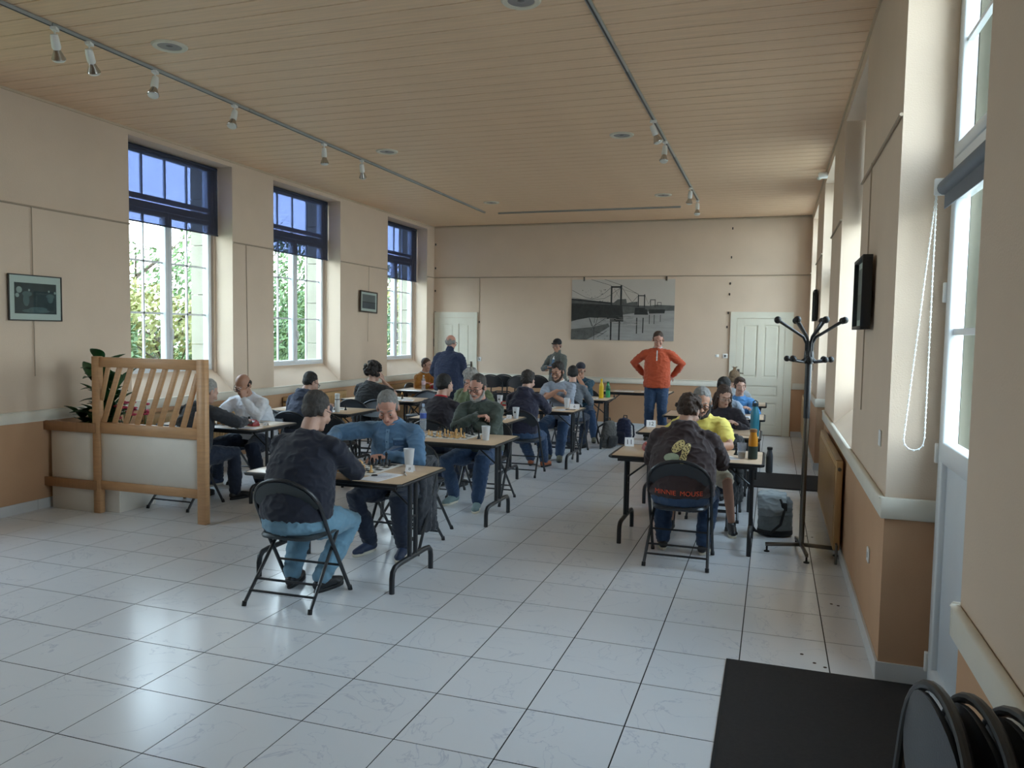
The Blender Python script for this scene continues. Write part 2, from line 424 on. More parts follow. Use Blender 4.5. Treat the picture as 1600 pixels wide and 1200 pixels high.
# right wall
JF = XR + 0.26   # door frame plane
D1 = (-0.74, 0.92); D2 = (5.85, 7.55)
pc = []
ops = sorted([(D1, 0), (D2, 0), (RWIN[0], 1), (RWIN[1], 1)])
yprev = YB
for (a, b), wnd in ops:
    pc.append(((XR, yprev, ZR), (XR + 0.3, a, H + .02), 0)); pc.append(((XR, yprev, 0), (XR + 0.3, a, ZR), 1))
    pc.append(((XR, a, 3.70), (XR + 0.3, b, H + .02), 0))
    if wnd: pc.append(((XR, a, 0), (XR + 0.3, b, ZR), 1))
    yprev = b
pc.append(((XR, yprev, ZR), (XR + 0.3, YF, H + .02), 0)); pc.append(((XR, yprev, 0), (XR + 0.3, YF, ZR), 1))
wr = wall_mesh('wall_right', pc)
for a, b in RWIN:
    MB().prism([(XR + .002, a, 0.93), (XR + 0.298, a, SILL), (XR + 0.298, a, 0.835), (XR + .002, a, 0.835)], (0, b - a, 0)).build('sloping_sill', wallm, wr, smooth=False)
window(6, XR + 0.335, RWIN[0][0], RWIN[0][1], SILL - .01, HEAD + .02, 1)
window(7, XR + 0.335, RWIN[1][0], RWIN[1][1], SILL - .01, HEAD + .02, 1)

yprev = YB
for a, b in sorted([D1, D2, RWIN[0], RWIN[1]]) + [(YF + .2, YF + .2)]:
    ya, yb = yprev, a - .0
    if yb > ya: MB().box((XR + .31, ya, -.3), (XR + .72, yb, 4.2)).build('outer_masonry', stonem, wr, smooth=False)
    yprev = b
for a, b in (D1, D2):
    for q in range(7):
        z0_ = -.05 + q * .56
        MB().box((XR + .37, b - .10 - .03 * (q % 2), z0_), (XR + .70, b + .003, z0_ + .552)).build('stone_block', stonem, wr, smooth=False)
    MB().box((XR + .29, a, -.2), (XR + .9, b, -.03)).build('stone_step', stonem, wr, smooth=False)
# far wall / back wall
pc = [((XL - .3, YF, ZR), (XR + .3, YF + .3, H + .02), 0), ((XL - .3, YF, 0), (XR + .3, YF + .3, ZR), 1)]
wf = wall_mesh('wall_far', pc)
pc = [((XL - .3, YB - .3, ZR), (XR + .3, YB, H + .02), 0), ((XL - .3, YB - .3, 0), (XR + .3, YB, ZR), 1)]
wb = wall_mesh('wall_back', pc)

# chair rails, baseboards
def rail(name, segs):
    mb = MB()
    for a, b in segs: mb.box(a, b)
    return struct(mb.build(name, railm, bevel=0.006))
def lrail(n, ya, yb, ax='L'):
    pass
rail('trim_1', [((XL, YB, ZR), (XL + 0.022, YF, 0.925)), ((XL, YB, 0.925), (XL + 0.030, YF, 0.937))])
RS = [(YB, D1[0]), (D1[1], D2[0]), (D2[1], YF)]
segs = []
for a, b in RS: segs += [((XR - 0.022, a, ZR), (XR, b, 0.925)), ((XR - 0.030, a, 0.925), (XR, b, 0.937))]
# returns on the door jambs
segs += [((XR - 0.022, D1[1] - 0.022, ZR), (XR + 0.25, D1[1], 0.937)), ((XR - 0.022, D2[1] - 0.022, ZR), (XR + 0.25, D2[1], 0.937)), ((XR - .022, D2[0], ZR), (XR + .25, D2[0] + .022, .937)), ((XR - .022, D1[0], ZR), (XR + .25, D1[0] + .022, .937))]
rail('trim_2', segs)
rail('trim_3', [((-3.60, YF - 0.022, ZR), (1.14, YF, 0.925)), ((-3.60, YF - 0.03, 0.925), (1.14, YF, 0.937)), ((2.24, YF - .022, ZR), (XR, YF, .937))])
basem = mat('marble_skirting', (214, 216, 218), 0.3, var=0.04, vs=6)
def base(name, pcs):
    root = None
    for a, b, ax in pcs:
        L0 = a[ax]; L1 = b[ax]; n = max(1, round((L1 - L0) / T)); st = (L1 - L0) / n
        for k in range(n):
            p = list(a); q = list(b); p[ax] = L0 + k * st + 0.001; q[ax] = L0 + (k + 1) * st - 0.001
            m = MB().box(p, q)
            if root is None: root = struct(m.build(name, basem, smooth=False))
            else: m.build('skirting_tile', basem, root, smooth=False)
hb = 0.095
base('baseboard_left', [((XL, YB, 0), (XL + 0.012, YF, hb), 1)])
base('baseboard_right', [((XR - 0.012, a, 0), (XR, b, hb), 1) for a, b in RS] + [((XR - .012, D1[1] - 0.012, 0), (XR + .25, D1[1], hb), 0), ((XR - .012, D2[1] - .012, 0), (XR + .25, D2[1], hb), 0)])
base('baseboard_far', [((-3.62, YF - .012, 0), (1.14, YF, hb), 0), ((2.24, YF - .012, 0), (XR, YF, hb), 0)])
# painted-over wallpaper seams / picture rail
prm = mat('picture_rail', (176, 158, 138), 0.7)
def prail(name, segs):
    mb = MB()
    for a, b in segs: mb.tube([a, b], 0.010, 6)
    struct(mb.build(name, prm))
ys = sorted(LWIN); yp = YB; sg = []
for a, b in ys: sg.append(((XL + 0.008, yp, 2.81), (XL + 0.008, a, 2.81))); yp = b
sg.append(((XL + .008, yp, 2.81), (XL + .008, YF, 2.81)))
prail('trim_4', sg)
yp = D1[1]; sg = [((XR - .008, YB, 2.81), (XR - .008, D1[0], 2.81))]
for a, b in [RWIN[0], D2, RWIN[1]]: sg.append(((XR - .008, yp, 2.81), (XR - .008, a, 2.81))); yp = b
sg.append(((XR - .008, yp, 2.81), (XR - .008, YF, 2.81)))
prail('trim_5', sg)
prail('trim_6', [((XL, YF - .008, 2.81), (XR, YF - .008, 2.81))])
# thin crown beading
struct(MB().box((XL, YB, H - .022), (XL + .015, YF, H)).box((XR - .015, YB, H - .022), (XR, YF, H)).box((XL, YF - .015, H - .022), (XR, YF, H)).build('trim_7', mat('crown_bead', (206, 186, 160), 0.6), smooth=False))

# ------------------------------------------------------------------ doors on the far wall
def panel_door(n, x0, x1, ztop, hinge_right, fr0, fr1):
    yy = YF
    fr = MB().box((fr0, yy - 0.03, 0), (x0, yy, ztop + 0.11)).box((x1, yy - 0.03, 0), (fr1, yy, ztop + 0.11)).box((x0, yy - 0.03, ztop), (x1, yy, ztop + 0.11))
    root = struct(fr.build('door_%d' % n, doorm, smooth=False))
    lf = MB().box((x0 + .004, yy - 0.008, 0.008), (x1 - .004, yy, ztop - 0.004))
    wst = 0.10; c = (x0 + x1) / 2
    rails_ = [(0.02, 0.16), (0.58, 0.68), (0.88, 1.02), (ztop - 0.12, ztop - .004)]
    for a, b in rails_: lf.box((x0 + .004, yy - .022, a), (x1 - .004, yy - .006, b))
    for a, b in ((x0 + .004, x0 + wst), (x1 - wst, x1 - .004)): lf.box((a, yy - .022, .02), (b, yy - .006, ztop - .004))
    lf.box((c - .05, yy - .022, 1.0), (c + .05, yy - .006, ztop - .1))
    leaf = lf.build('door_leaf', doorm, root, smooth=False)
    for a, b, za, zb in ((x0 + wst + .03, c - .08, 1.05, ztop - .15), (c + .08, x1 - wst - .03, 1.05, ztop - .15), (x0 + wst + .03, x1 - wst - .03, .71, .85), (x0 + wst + .03, x1 - wst - .03, .19, .55)):
        MB().box((a, yy - 0.016, za), (b, yy - .006, zb)).build('raised_panel', doorm, leaf, smooth=False, bevel=0.006)
    hx = x0 + .05 if hinge_right else x1 - .05
    s = 1 if hinge_right else -1
    MB().box((hx - .02, yy - .028, 0.98), (hx + .02, yy - .022, 1.16)).tube([(hx, yy - .025, 1.09), (hx, yy - .065, 1.09), (hx + s * .09, yy - .065, 1.085)], .009, 8).build('door_handle', dchrome, leaf)
    return root
panel_door(1, 1.286, 2.10, 2.06, True, 1.175, 2.225)
panel_door(2, -4.47, -3.70, 2.02, False, -4.55, -3.64)

# ------------------------------------------------------------------ glazed door on the right
def glazed_door(n, a, b):
    x = JF; t = 0.055; tr = 2.46
    fr = MB()
    for (p, q) in ((a, a + t), (b - t, b)): fr.box((x - .035, p, 0), (x + .035, q, 3.72))
    fr.box((x - .035, a, tr), (x + .035, b, tr + .12)).box((x - .035, a, 3.66), (x + .035, b, 3.72)).box((x - .035, a, 0), (x + .035, b, 0.02))
    root = struct(fr.build('door_%d' % n, pvc, bevel=0.005))
    m0, m1 = a + t, b - t; c = (m0 + m1) / 2
    for (p, q) in ((m0, c - .002), (c + .002, m1)):
        s = .085
        L = MB().box((x - .045, p, .02), (x + .02, p + s, tr)).box((x - .045, q - s, .02), (x + .02, q, tr)).box((x - .045, p, tr - s), (x + .02, q, tr)).box((x - .045, p, .02), (x + .02, q, .14)).box((x - .045, p, 1.14), (x + .02, q, 1.24))
        lf = L.build('door_leaf', pvc, root, bevel=0.006)
        MB().box((x - .02, p + s, .14), (x, q - s, 1.14)).build('lower_panel', mat('pale_panel', (214, 220, 226), .4, var=.01), lf, bevel=.004)
        MB().box((x - .014, p + s - .01, 1.23), (x - .006, q - s + .01, tr - s + .01)).build('pane', glass, lf, smooth=False)
        MB().box((x - .024, p + s, 1.745), (x + .004, q - s, 1.775)).build('glazing_bar', pvc, lf, smooth=False)
        # transom light
        T_ = MB().box((x - .04, p, tr + .12), (x + .02, p + .06, 3.66)).box((x - .04, q - .06, tr + .12), (x + .02, q, 3.66)).box((x - .04, p, tr + .12), (x + .02, q, tr + .18)).box((x - .04, p, 3.60), (x + .02, q, 3.66))
        ts = T_.build('transom_sash', pvc, root, bevel=.005)
        MB().box((x - .012, p + .05, tr + .17), (x - .004, q - .05, 3.61)).build('pane', glass, ts, smooth=False)
        MB().box((x - .022, p + .06, 3.09), (x + .004, q - .06, 3.11)).build('glazing_bar', pvc, ts, smooth=False)
    for z in (0.10, 1.13, 1.90):
        MB().box((x - .06, b - t - .012, z), (x - .035, b - t + .012, z + .095)).box((x - .052, b - t - .004, z + .045), (x - .03, b - t + .02, z + .05)).build('hinge', white, root, bevel=.003)
    return root
glazed_door(3, *D1); glazed_door(4, *D2)
# rolled-up blind over the glazed door
t = thing('roller_blind', 'grey roller blind rolled up above the glazed door, with a white bead chain', 'blind', (JF - .085, 0.80, 2.43))
MB().tube([(0, 0, 0), (0, -1.45, 0)], .034, 16).build('roller', mat('blind_grey', (120, 124, 132), .8), t)
MB().box((-.002, -1.45, -.10), (.002, -0.01, -.0)).build('fabric', mat('blind_grey', (120, 124, 132), .8), t)
for q in (0, -1.47): MB().box((-.045, q, -.035), (.045, q + .014, .045)).build('bracket', white, t, bevel=.005)
ch = MB(); pts = []
for k in range(0, 41):
    u = k / 40; a = PI * (u); pts.append((-.03 - .035 + .035 * math.cos(a) * 1.0, .02, -1.19 - .05 * math.sin(a)))
chain = [(-.03, .02, -z) for z in [q * .024 for q in range(0, 50)]] + [(-.03 - .045 * (1 - math.cos(a)) / 1, .02, -1.19 - .05 * math.sin(a)) for a in [PI * k / 6 for k in range(1, 6)]] + [(-.12 + .09 * (q / 50), .02, -1.19 + q * .024) for q in range(0, 50)]
ch.tube(chain, .0028, 5)
for p in chain[::1]: ch.ball(p, .0055, 5)
ch.build('bead_chain', white, t)
t = thing('window_blind_corner', 'corner of a dark roller blind in the window niche of the right wall', 'blind', (XR + .2, 2.76, 2.78)); 
MB().box((-.001, 0, 0), (.001, 1.7, .9)).build('fabric', mat('blind_grey2', (108, 112, 122), .8), t, smooth=False)
MB().tube([(0, 0, 0), (0, 1.7, 0)], .009, 8).build('bottom_bar', mat('blind_grey2', (108, 112, 122), .8), t)
t.name = 'roller_blind'

# ------------------------------------------------------------------ outside
struct(MB().box((-60, -30, -0.45), (XL - 0.82, 60, -0.35)).build('ground', grassm, smooth=False))
struct(MB().box((XR + 0.9, -30, -0.45), (40, 60, -0.35)).build('ground', mat('gravel', (150, 144, 132), .95, bump=.3), smooth=False))
def crown(name, c, rad, n, ls, m, parent, seed):
    rr = random.Random(seed); vs = []; fs = []
    for k in range(n):
        while True:
            p = Vector((rr.uniform(-1, 1), rr.uniform(-1, 1), rr.uniform(-1, 1)))
            if p.length < 1: break
        if p.length > 0: p = p.normalized() * (p.length ** 0.5)
        q = Vector((p.x * rad[0], p.y * rad[1], p.z * rad[2])); nz = noise.noise(q * 1.3 + Vector((seed, 0, 0)))
        if nz < -0.22: continue
        q = q * (1 + 0.25 * nz) + Vector(c)
        d = Vector((rr.gauss(0, 1), rr.gauss(0, 1), rr.gauss(0, 1))).normalized(); e = d.orthogonal().normalized(); f = d.cross(e)
        s = ls * rr.uniform(.6, 1.3); i = len(vs)
        vs += [q - e * s, q + f * s * .5, q + e * s, q - f * s * .5]; fs.append((i, i + 1, i + 2, i + 3))
    me = bpy.data.meshes.new(name); me.from_pydata(vs, [], fs); me.materials.append(m)
    return tag(link(name, me, parent), kind='stuff')
def tree(nm, x, y, h, rad, n, ls, m, label, seed, grp='shrubs and trees outside the left windows', cat='tree', low=False):
    t = thing(nm, label, cat, (x, y, -.35), 0, grp); rr = random.Random(seed)
    br = MB(); br.tube([(0, 0, 0), (rr.uniform(-.1, .1), 0, h * .4), (rr.uniform(-.2, .2), rr.uniform(-.2, .2), h * .95)], [.09, .06, .015], 7)
    for k in range(14):
        z = h * rr.uniform(.15 if low else .35, .85); a = rr.uniform(0, 2 * PI); l = rad[0] * rr.uniform(.5, 1.0)
        br.tube([(0, 0, z), (math.cos(a) * l * .5, math.sin(a) * l * .5, z + l * .35), (math.cos(a) * l, math.sin(a) * l, z + l * .8)], [.03, .018, .006], 5)
    br.build('trunk', barkm, t)
    crown('foliage', (0, 0, h - rad[2] * .9), rad, int(n * 1.7), ls * 1.15, m, t, seed)
    return t
TL = [('shrub', -8.6, 5.6, 2.7, (1.3, 1.6, 1.5), 5200, .055, 0, 'dense green shrub outside the window nearest the planter'),
      ('shrub', -8.9, 8.6, 2.6, (1.3, 1.7, 1.5), 5200, .055, 1, 'yellowing shrub outside between the first and middle windows'),
      ('shrub', -9.2, 11.8, 3.2, (1.5, 1.8, 1.8), 6000, .055, 0, 'green shrub outside the middle left window'),
      ('shrub', -9.4, 15.4, 3.3, (1.5, 2.0, 1.9), 6000, .06, 2, 'dark green shrub outside the farthest left window'),
      ('shrub', -9.6, 19.5, 3.4, (1.6, 2.2, 1.9), 5000, .06, 1, 'yellow-green shrub beyond the farthest left window'),
      ('shrub', -8.4, 2.9, 2.4, (1.2, 1.5, 1.4), 3000, .055, 2, 'dark shrub outside left of the first window'),
      ('tree', -11.5, 8.0, 3.7, (2.0, 2.2, 1.4), 1500, .06, 1, 'thin autumn tree rising above the shrubs outside the first window'),
      ('tree', -12.0, 11.0, 3.9, (2.0, 2.2, 1.6), 1700, .06, 0, 'loose green tree behind the hedge outside the first window'),
      ('tree', -12.5, 15.5, 4.9, (2.4, 2.6, 2.1), 3200, .07, 0, 'tall green tree outside the middle left window'),
      ('tree', -13.0, 20.5, 4.6, (2.5, 2.8, 2.1), 3400, .07, 2, 'tall dark tree seen through the middle and farthest windows'),
      ('tree', -13.5, 26.0, 4.6, (2.8, 3.2, 2.1), 3000, .08, 1, 'yellow-green tree far beyond the farthest left window')]
for k, (nm, x, y, h, rad, n, ls, mi, lb) in enumerate(TL): tree(nm, x, y, h, rad, n, ls, fol[mi], lb, 11 + k, cat='tree' if nm == 'tree' else 'shrub')
t = thing('tall_hedge', 'continuous dark green hedge behind the shrubs outside the left windows', 'hedge', (-15.5, 14, -.65))
for k in range(9): crown('foliage', (0, -10 + k * 3.2, 1.3), (.9, 2.2, 1.45), 4200, .085, fol[2 if k % 2 else 0], t, 80 + k)
t = thing('low_hedge', 'low rust-coloured hedge at the foot of the shrubs outside', 'hedge', (-7.6, 8.5, -.35))
for k in range(6): crown('foliage', (0, -5 + k * 2.2, .75), (.6, 1.4, .75), 1500, .045, fol[3 if k % 2 == 0 else 0], t, 60 + k)

# ------------------------------------------------------------------ ceiling lights
def track(x0, y0, x1, y1, label, joints=()):
    t = thing('light_track', label, 'light track', (x0, y0, H))
    dx, dy = x1 - x0, y1 - y0; L = math.hypot(dx, dy); d = Vector((dx, dy, 0)) / L
    cuts = [0] + list(joints) + [L]
    for a, b in zip(cuts[:-1], cuts[1:]):
        A = d * (a + .004) + Vector((0, 0, -.012)); B = d * (b - .004) + Vector((0, 0, -.012))
        o = MB().beam(A, B, .034, .024).build('track_rail', trackm, t, bevel=.003)
        MB().beam(A + Vector((0, 0, -.013)), B + Vector((0, 0, -.013)), .012, .003).build('conductor_slot', blackm, o, smooth=False)
    return t
track(-2.90, -1.5, -2.90, 9.45, 'grey lighting track along the left of the ceiling', (2.4, 4.54, 6.9, 9.1))
track(0.74, -1.5, 0.74, 9.05, 'grey lighting track along the right of the ceiling', (2.4, 4.42, 7.49))
track(-2.70, 9.58, 0.42, 9.58, 'thin grey lighting track across the far end of the ceiling')
def spotlight(x, y, tilt, az, label):
    t = thing('spotlight', label, 'spotlight', (x, y, H - .024), az)
    MB().box((-.02, -.03, -.02), (.02, .03, 0)).tube([(0, 0, -.015), (0, 0, -.07)], .007, 8).build('arm', white, t)
    rm = Matrix.Rotation(tilt, 3, 'X'); c = Vector((0, 0, -.075))
    MB().lathe([(.008, .03), (.024, .028), (.028, 0), (.030, -.06), (.022, -.075)], 14, c, rm).build('lamp_body', white, t)
    MB().lathe([(.022, -.07), (.026, -.085), (.044, -.125), (.047, -.135), (.044, -.14)], 16, c, rm).build('reflector', chrome, t)
    MB().lathe([(.040, -.136), (.042, -.145), (.030, -.155), (.01, -.158)], 14, c, rm).build('lamp_glass', mat('frosted_bulb', (226, 226, 222), .3), t)
    return t
for x, y, tl, az, lb in [(-2.9, .93, .5, 0.5, 'white spotlight at the near left end of the left track'), (-2.9, 1.22, .55, .4, 'second white spotlight of the close pair on the left track'),
    (-2.9, 1.86, -.35, .4, 'white spotlight alone beside the large recessed downlight on the left'), (-2.9, 2.84, -.4, .2, 'white spotlight just before the joint of the left track'),
    (-2.9, 4.36, .1, 0, 'white spotlight hanging straight midway along the left track'), (-2.9, 5.2, .5, .3, 'last white spotlight on the left track'),
    (.74, 4.35, .4, -1.2, 'nearest white spotlight on the right track, turned to the wall'), (.74, 5.2, -.2, -.2, 'white spotlight before the second joint of the right track'),
    (.74, 7.9, .3, .5, 'third white spotlight on the right track'), (.74, 8.95, -.2, 0, 'white spotlight at the far tip of the right track')]:
    spotlight(x, y, tl, az, lb)
for x, y, lb in [(-2.42, 1.49, 'large recessed downlight near the left track, closest to the camera'), (.33, 1.47, 'recessed downlight cut by the top edge of the photo'), (-2.43, 4.95, 'middle recessed downlight of the left row'),
    (.33, 4.9, 'middle recessed downlight of the right row'), (-2.45, 8.55, 'farthest recessed downlight of the left row'), (.28, 8.5, 'farthest recessed downlight of the right row')]:
    t = thing('downlight', lb, 'downlight', (x, y, H), 0, 'recessed ceiling downlights')
    MB().lathe([(.085, -.004), (.088, -.012), (.118, -.014), (.128, -.004), (.128, .0), (.085, .0)], 28).build('rim', mat('cream_rim', (220, 212, 196), .4), t)
    MB().lathe([(.088, -.006), (.084, .004), (.02, .009), (.001, .0095)], 24).build('reflector_bowl', mat('bowl_grey', (150, 146, 146), .5, metal=.2), t)
    MB().ball((0, 0, -.002), (.028, .028, .012), 12).build('bulb', mat('off_bulb', (120, 118, 118), .3), t)
t = thing('motion_sensor', 'small white motion sensor box at the top of the right wall', 'sensor', (XR - .07, 7.1, 3.72), 0)
MB().box((-.04, -.06, -.03), (.07, .06, .03)).build('housing', white, t, bevel=.008)
MB().ball((-.03, 0, -.03), (.03, .035, .022), 12).build('lens', mat('sensor_lens', (200, 200, 190), .3), t)

# ------------------------------------------------------------------ pictures
def frame_on(t, W, Hh, bw, dep, fm, art, mount=.0, glassed=True):
    """picture in local XZ plane, facing -Y"""
    f = MB()
    f.box((-W / 2, -dep, -Hh / 2), (-W / 2 + bw, 0, Hh / 2)).box((W / 2 - bw, -dep, -Hh / 2), (W / 2, 0, Hh / 2)).box((-W / 2, -dep, -Hh / 2), (W / 2, 0, -Hh / 2 + bw)).box((-W / 2, -dep, Hh / 2 - bw), (W / 2, 0, Hh / 2))
    f.build('picture_frame', fm, t, bevel=.002)
    MB().box((-W / 2 + bw, -dep * .5, -Hh / 2 + bw), (W / 2 - bw, -.002, Hh / 2 - bw)).build('mount', mat('mount_board', (214, 216, 212), .7, var=.01), t, smooth=False)
    if glassed: MB().box((-W / 2 + bw, -dep * .8, -Hh / 2 + bw), (W / 2 - bw, -dep * .8 + .002, Hh / 2 - bw)).build('glass', clearm2, t, smooth=False)
clearm2 = glass
def hanging(t, up, down, x=0):
    m = MB().tube([(x, -.004, -down), (x, -.004, up)], .004, 6)
    m.build('hanging_rod', prm, t)
# photo 1: group in a clearing (procedural print built from flat shapes)
g1 = [mat('print_dark', (44, 56, 62), .6, var=.35, vs=14), mat('print_mid', (86, 104, 108), .6, var=.2, vs=20), mat('print_light', (150, 164, 160), .6, var=.15, vs=20)]
t = thing('framed_photo', 'framed dark photo with wide white mount hanging left of the planter', 'picture', (XL + .012, 2.14, 1.975), -PI / 2)
t.rotation_euler = (0, R(-1.2) * 0, PI / 2)
frame_on(t, .55, .42, .010, .018, mat('thin_dark_frame', (60, 58, 56), .4), None)
pr_ = MB(); pr_.cm = 0; pr_.box((-.215, -.0115, -.145), (.215, -.009, .135))
pr_.cm = 1
for (x, z, w_, h_) in [(-.10, -.02, .05, .10), (.15, .0, .05, .07), (-.09, .035, .09, .03), (.15, .02, .08, .02), (.0, -.12, .3, .02), (.02, -.1, .2, .015)]: pr_.ball((x, -.011, z), (w_ / 2 + .012, .0015, h_ / 2 + .012), 10)
pr_.cm = 2
for (x, z, r_) in [(-.07, .07, .011), (.135, .066, .010), (-.17, .07, .03), (-.19, .02, .02), (.2, .055, .012)]: pr_.ball((x, -.012, z), (r_, .0015, r_), 10)
pr_.build('print', g1, t)
hanging(t, .83, .72, -.02)
# photo 2: lake
t = thing('framed_photo', 'small brown-framed lake photo hanging between the middle and far windows, slightly tilted', 'picture', (XL + .03, 8.36, 2.21), PI / 2)
t.rotation_euler = (0, R(1.5), PI / 2)
frame_on(t, .58, .355, .022, .022, mat('brown_frame', (62, 50, 42), .4), None)
pr_ = MB(); pr_.cm = 0; pr_.box((-.22, -.0135, -.115), (.22, -.011, .12)); pr_.cm = 1; pr_.box((-.22, -.0145, -.11), (.22, -.0135, -.01)); pr_.cm = 2; pr_.box((-.22, -.0148, -.015), (.22, -.0138, .0))
pr_.build('print', [mat('p2_sky', (112, 114, 118), .6, var=.15, vs=8), mat('p2_water', (78, 82, 94), .6, var=.2, vs=8), mat('p2_shore', (48, 50, 56), .6)], t)
hanging(t, .6, .66, .0)
# right wall pictures
def rpic(y, z, W, Hh, dep, label, up, down):
    t = thing('framed_photo', label, 'picture', (XR - .02, y, z), -PI / 2)
    t.rotation_euler = (0, 0, -PI / 2)
    frame_on(t, W, Hh, .02, dep, mat('black_frame', (28, 30, 34), .4), None)
    pr_ = MB(); pr_.cm = 0; pr_.box((-W / 2 + .06, -dep * .5 - .003, -Hh / 2 + .06), (W / 2 - .06, -dep * .5, Hh / 2 - .06)); pr_.cm = 1; pr_.box((-W / 2 + .07, -dep * .5 - .004, -Hh / 2 + .07), (W / 2 - .2, -dep * .5 - .003, 0))
    pr_.build('print', [mat('p3', (124, 128, 130), .5, var=.2, vs=6), mat('p3b', (98, 102, 104), .5, var=.2, vs=6)], t)
    hanging(t, up, down, 0); return t
rpic(1.98, 2.0, .52, .44, .055, 'deep black-framed photo on the right wall between the glazed door and the window', .80, .72)
rpic(8.25, 2.17, .5, .42, .04, 'black-framed photo seen edge-on at the far end of the right wall', .62, .7)

# large bridge photograph on the far wall (flat print built as flat shapes)
t = thing('bridge_photograph', 'large black-and-white photo of a suspension bridge on the far wall', 'picture', (-1.735, YF - .012, 1.63))
W_, H_ = 1.92, 1.125
pm_ = [mat('bp_sky', (196, 190, 182), .6, var=.03, vs=3), mat('bp_water', (158, 158, 156), .6, var=.16, vs=3, stretch=(1, 1, 6)), mat('bp_dark', (48, 50, 50), .7, var=.3, vs=12), mat('bp_mid', (92, 94, 92), .7, var=.3, vs=10)]
def px(u, v): return ((u - 118) / (1475 - 118) * W_, (940 - v) / (940 - 138) * H_)
MB().box((0, -.002, 0), (W_, .010, H_)).build('backing_board', pm_[0], t, smooth=False)
m = MB(); lay = [-.003]
def poly(pts, mi):
    m.cm = mi; lay[0] -= .00012; y_ = lay[0]
    m.prism([(px(u, v)[0], y_, px(u, v)[1]) for u, v in pts], (0, -.0001, 0))
def line(a, b, wd, mi=2):
    (x0, z0), (x1, z1) = px(*a), px(*b); m.cm = mi; lay[0] -= .00002
    d = Vector((x1 - x0, 0, z1 - z0)); n_ = Vector((-d.z, 0, d.x)).normalized() * wd / 2; A = Vector((x0, lay[0], z0)); B = Vector((x1, lay[0], z1))
    m.prism([A + n_, B + n_, B - n_, A - n_], (0, -.00008, 0))
poly([(118, 940), (1475, 940), (1475, 545), (118, 560)], 1)
poly([(118, 395), (640, 440), (1000, 480), (1475, 490), (1475, 545), (1100, 560), (820, 600), (560, 650), (300, 640), (118, 700)], 3)
poly([(118, 460), (640, 480), (640, 660), (380, 640), (118, 690)], 2)
poly([(640, 470), (800, 480), (820, 690), (640, 700)], 2)
poly([(970, 510), (1120, 510), (1140, 600), (960, 600)], 2)
poly([(1150, 490), (1360, 520), (1350, 580), (1150, 585)], 2)
poly([(690, 440), (740, 400), (850, 395), (860, 450), (900, 440), (1000, 430), (1000, 490), (690, 480)], 3)
poly([(1100, 490), (1250, 470), (1475, 480), (1475, 530), (1100, 530)], 3)
poly([(118, 800), (400, 770), (620, 720), (640, 760), (500, 850), (330, 940), (118, 940)], 3)
for (a, b, wd) in [((655, 225), (655, 940), .03), ((782, 215), (782, 480), .034), ((655, 238), (782, 238), .03), ((768, 690), (765, 940), .03),
    ((1010, 340), (1010, 500), .02), ((1090, 335), (1090, 500), .02), ((1010, 352), (1090, 352), .018), ((1168, 400), (1168, 490), .012), ((1228, 400), (1228, 500), .012), ((1168, 405), (1228, 405), .012),
    ((1258, 438), (1258, 490), .009), ((1305, 438), (1305, 490), .009), ((1258, 440), (1305, 440), .009), ((995, 640), (995, 850), .02), ((1078, 640), (1075, 840), .02), ((1158, 600), (1158, 720), .012), ((1220, 600), (1220, 720), .012), ((1300, 600), (1300, 690), .01),
    ((118, 400), (660, 452), .03), ((118, 455), (1000, 490), .01)]: line(a, b, wd)
def cable(pts, wd=.006):
    for a, b in zip(pts[:-1], pts[1:]): line(a, b, wd, 2)
cable([(125, 280), (220, 330), (310, 375), (400, 395), (480, 370), (560, 320), (640, 250)]); cable([(125, 378), (250, 400), (430, 402), (560, 390), (640, 345), (770, 250)])
cable([(380, 138), (655, 220)]); cable([(560, 138), (790, 215)]); cable([(790, 215), (1010, 335)]); cable([(800, 255), (860, 350), (930, 440), (1000, 360)]); cable([(690, 260), (760, 380)], .004); cable([(690, 380), (770, 250)], .004)
cable([(1095, 345), (1140, 460), (1168, 410)], .004); cable([(820, 275), (1010, 330)], .004)
# bare bush in the foreground
for a, b in [((430, 940), (430, 800)), ((430, 800), (370, 660)), ((430, 800), (480, 640)), ((420, 760), (600, 640)), ((440, 830), (560, 860)), ((400, 760), (360, 640)), ((430, 720), (440, 640)), ((480, 900), (600, 820))]: line(a, b, .008)
rq = random.Random(3)
for k in range(70):
    u, v = rq.uniform(260, 640), rq.uniform(265, 440)
    if rq.random() < .5: u, v = rq.uniform(125, 700), rq.uniform(780, 930)
    s_ = rq.uniform(2, 7); poly([(u, v), (u + s_, v + s_), (u + s_ * .4, v + s_ * 2), (u - s_, v + s_)], 2)
for k in range(40):
    u, v = rq.uniform(420, 1000), rq.uniform(610, 740); line((u, v), (u + rq.uniform(30, 120), v + 3), .004, rq.choice([0, 2, 3]))
m.build('print', pm_, t, smooth=False)
for x in (.22, 1.75): MB().box((x, -.012, H_ - .03), (x + .03, .0, H_ + .05)).build('clip', dchrome, t, smooth=False)

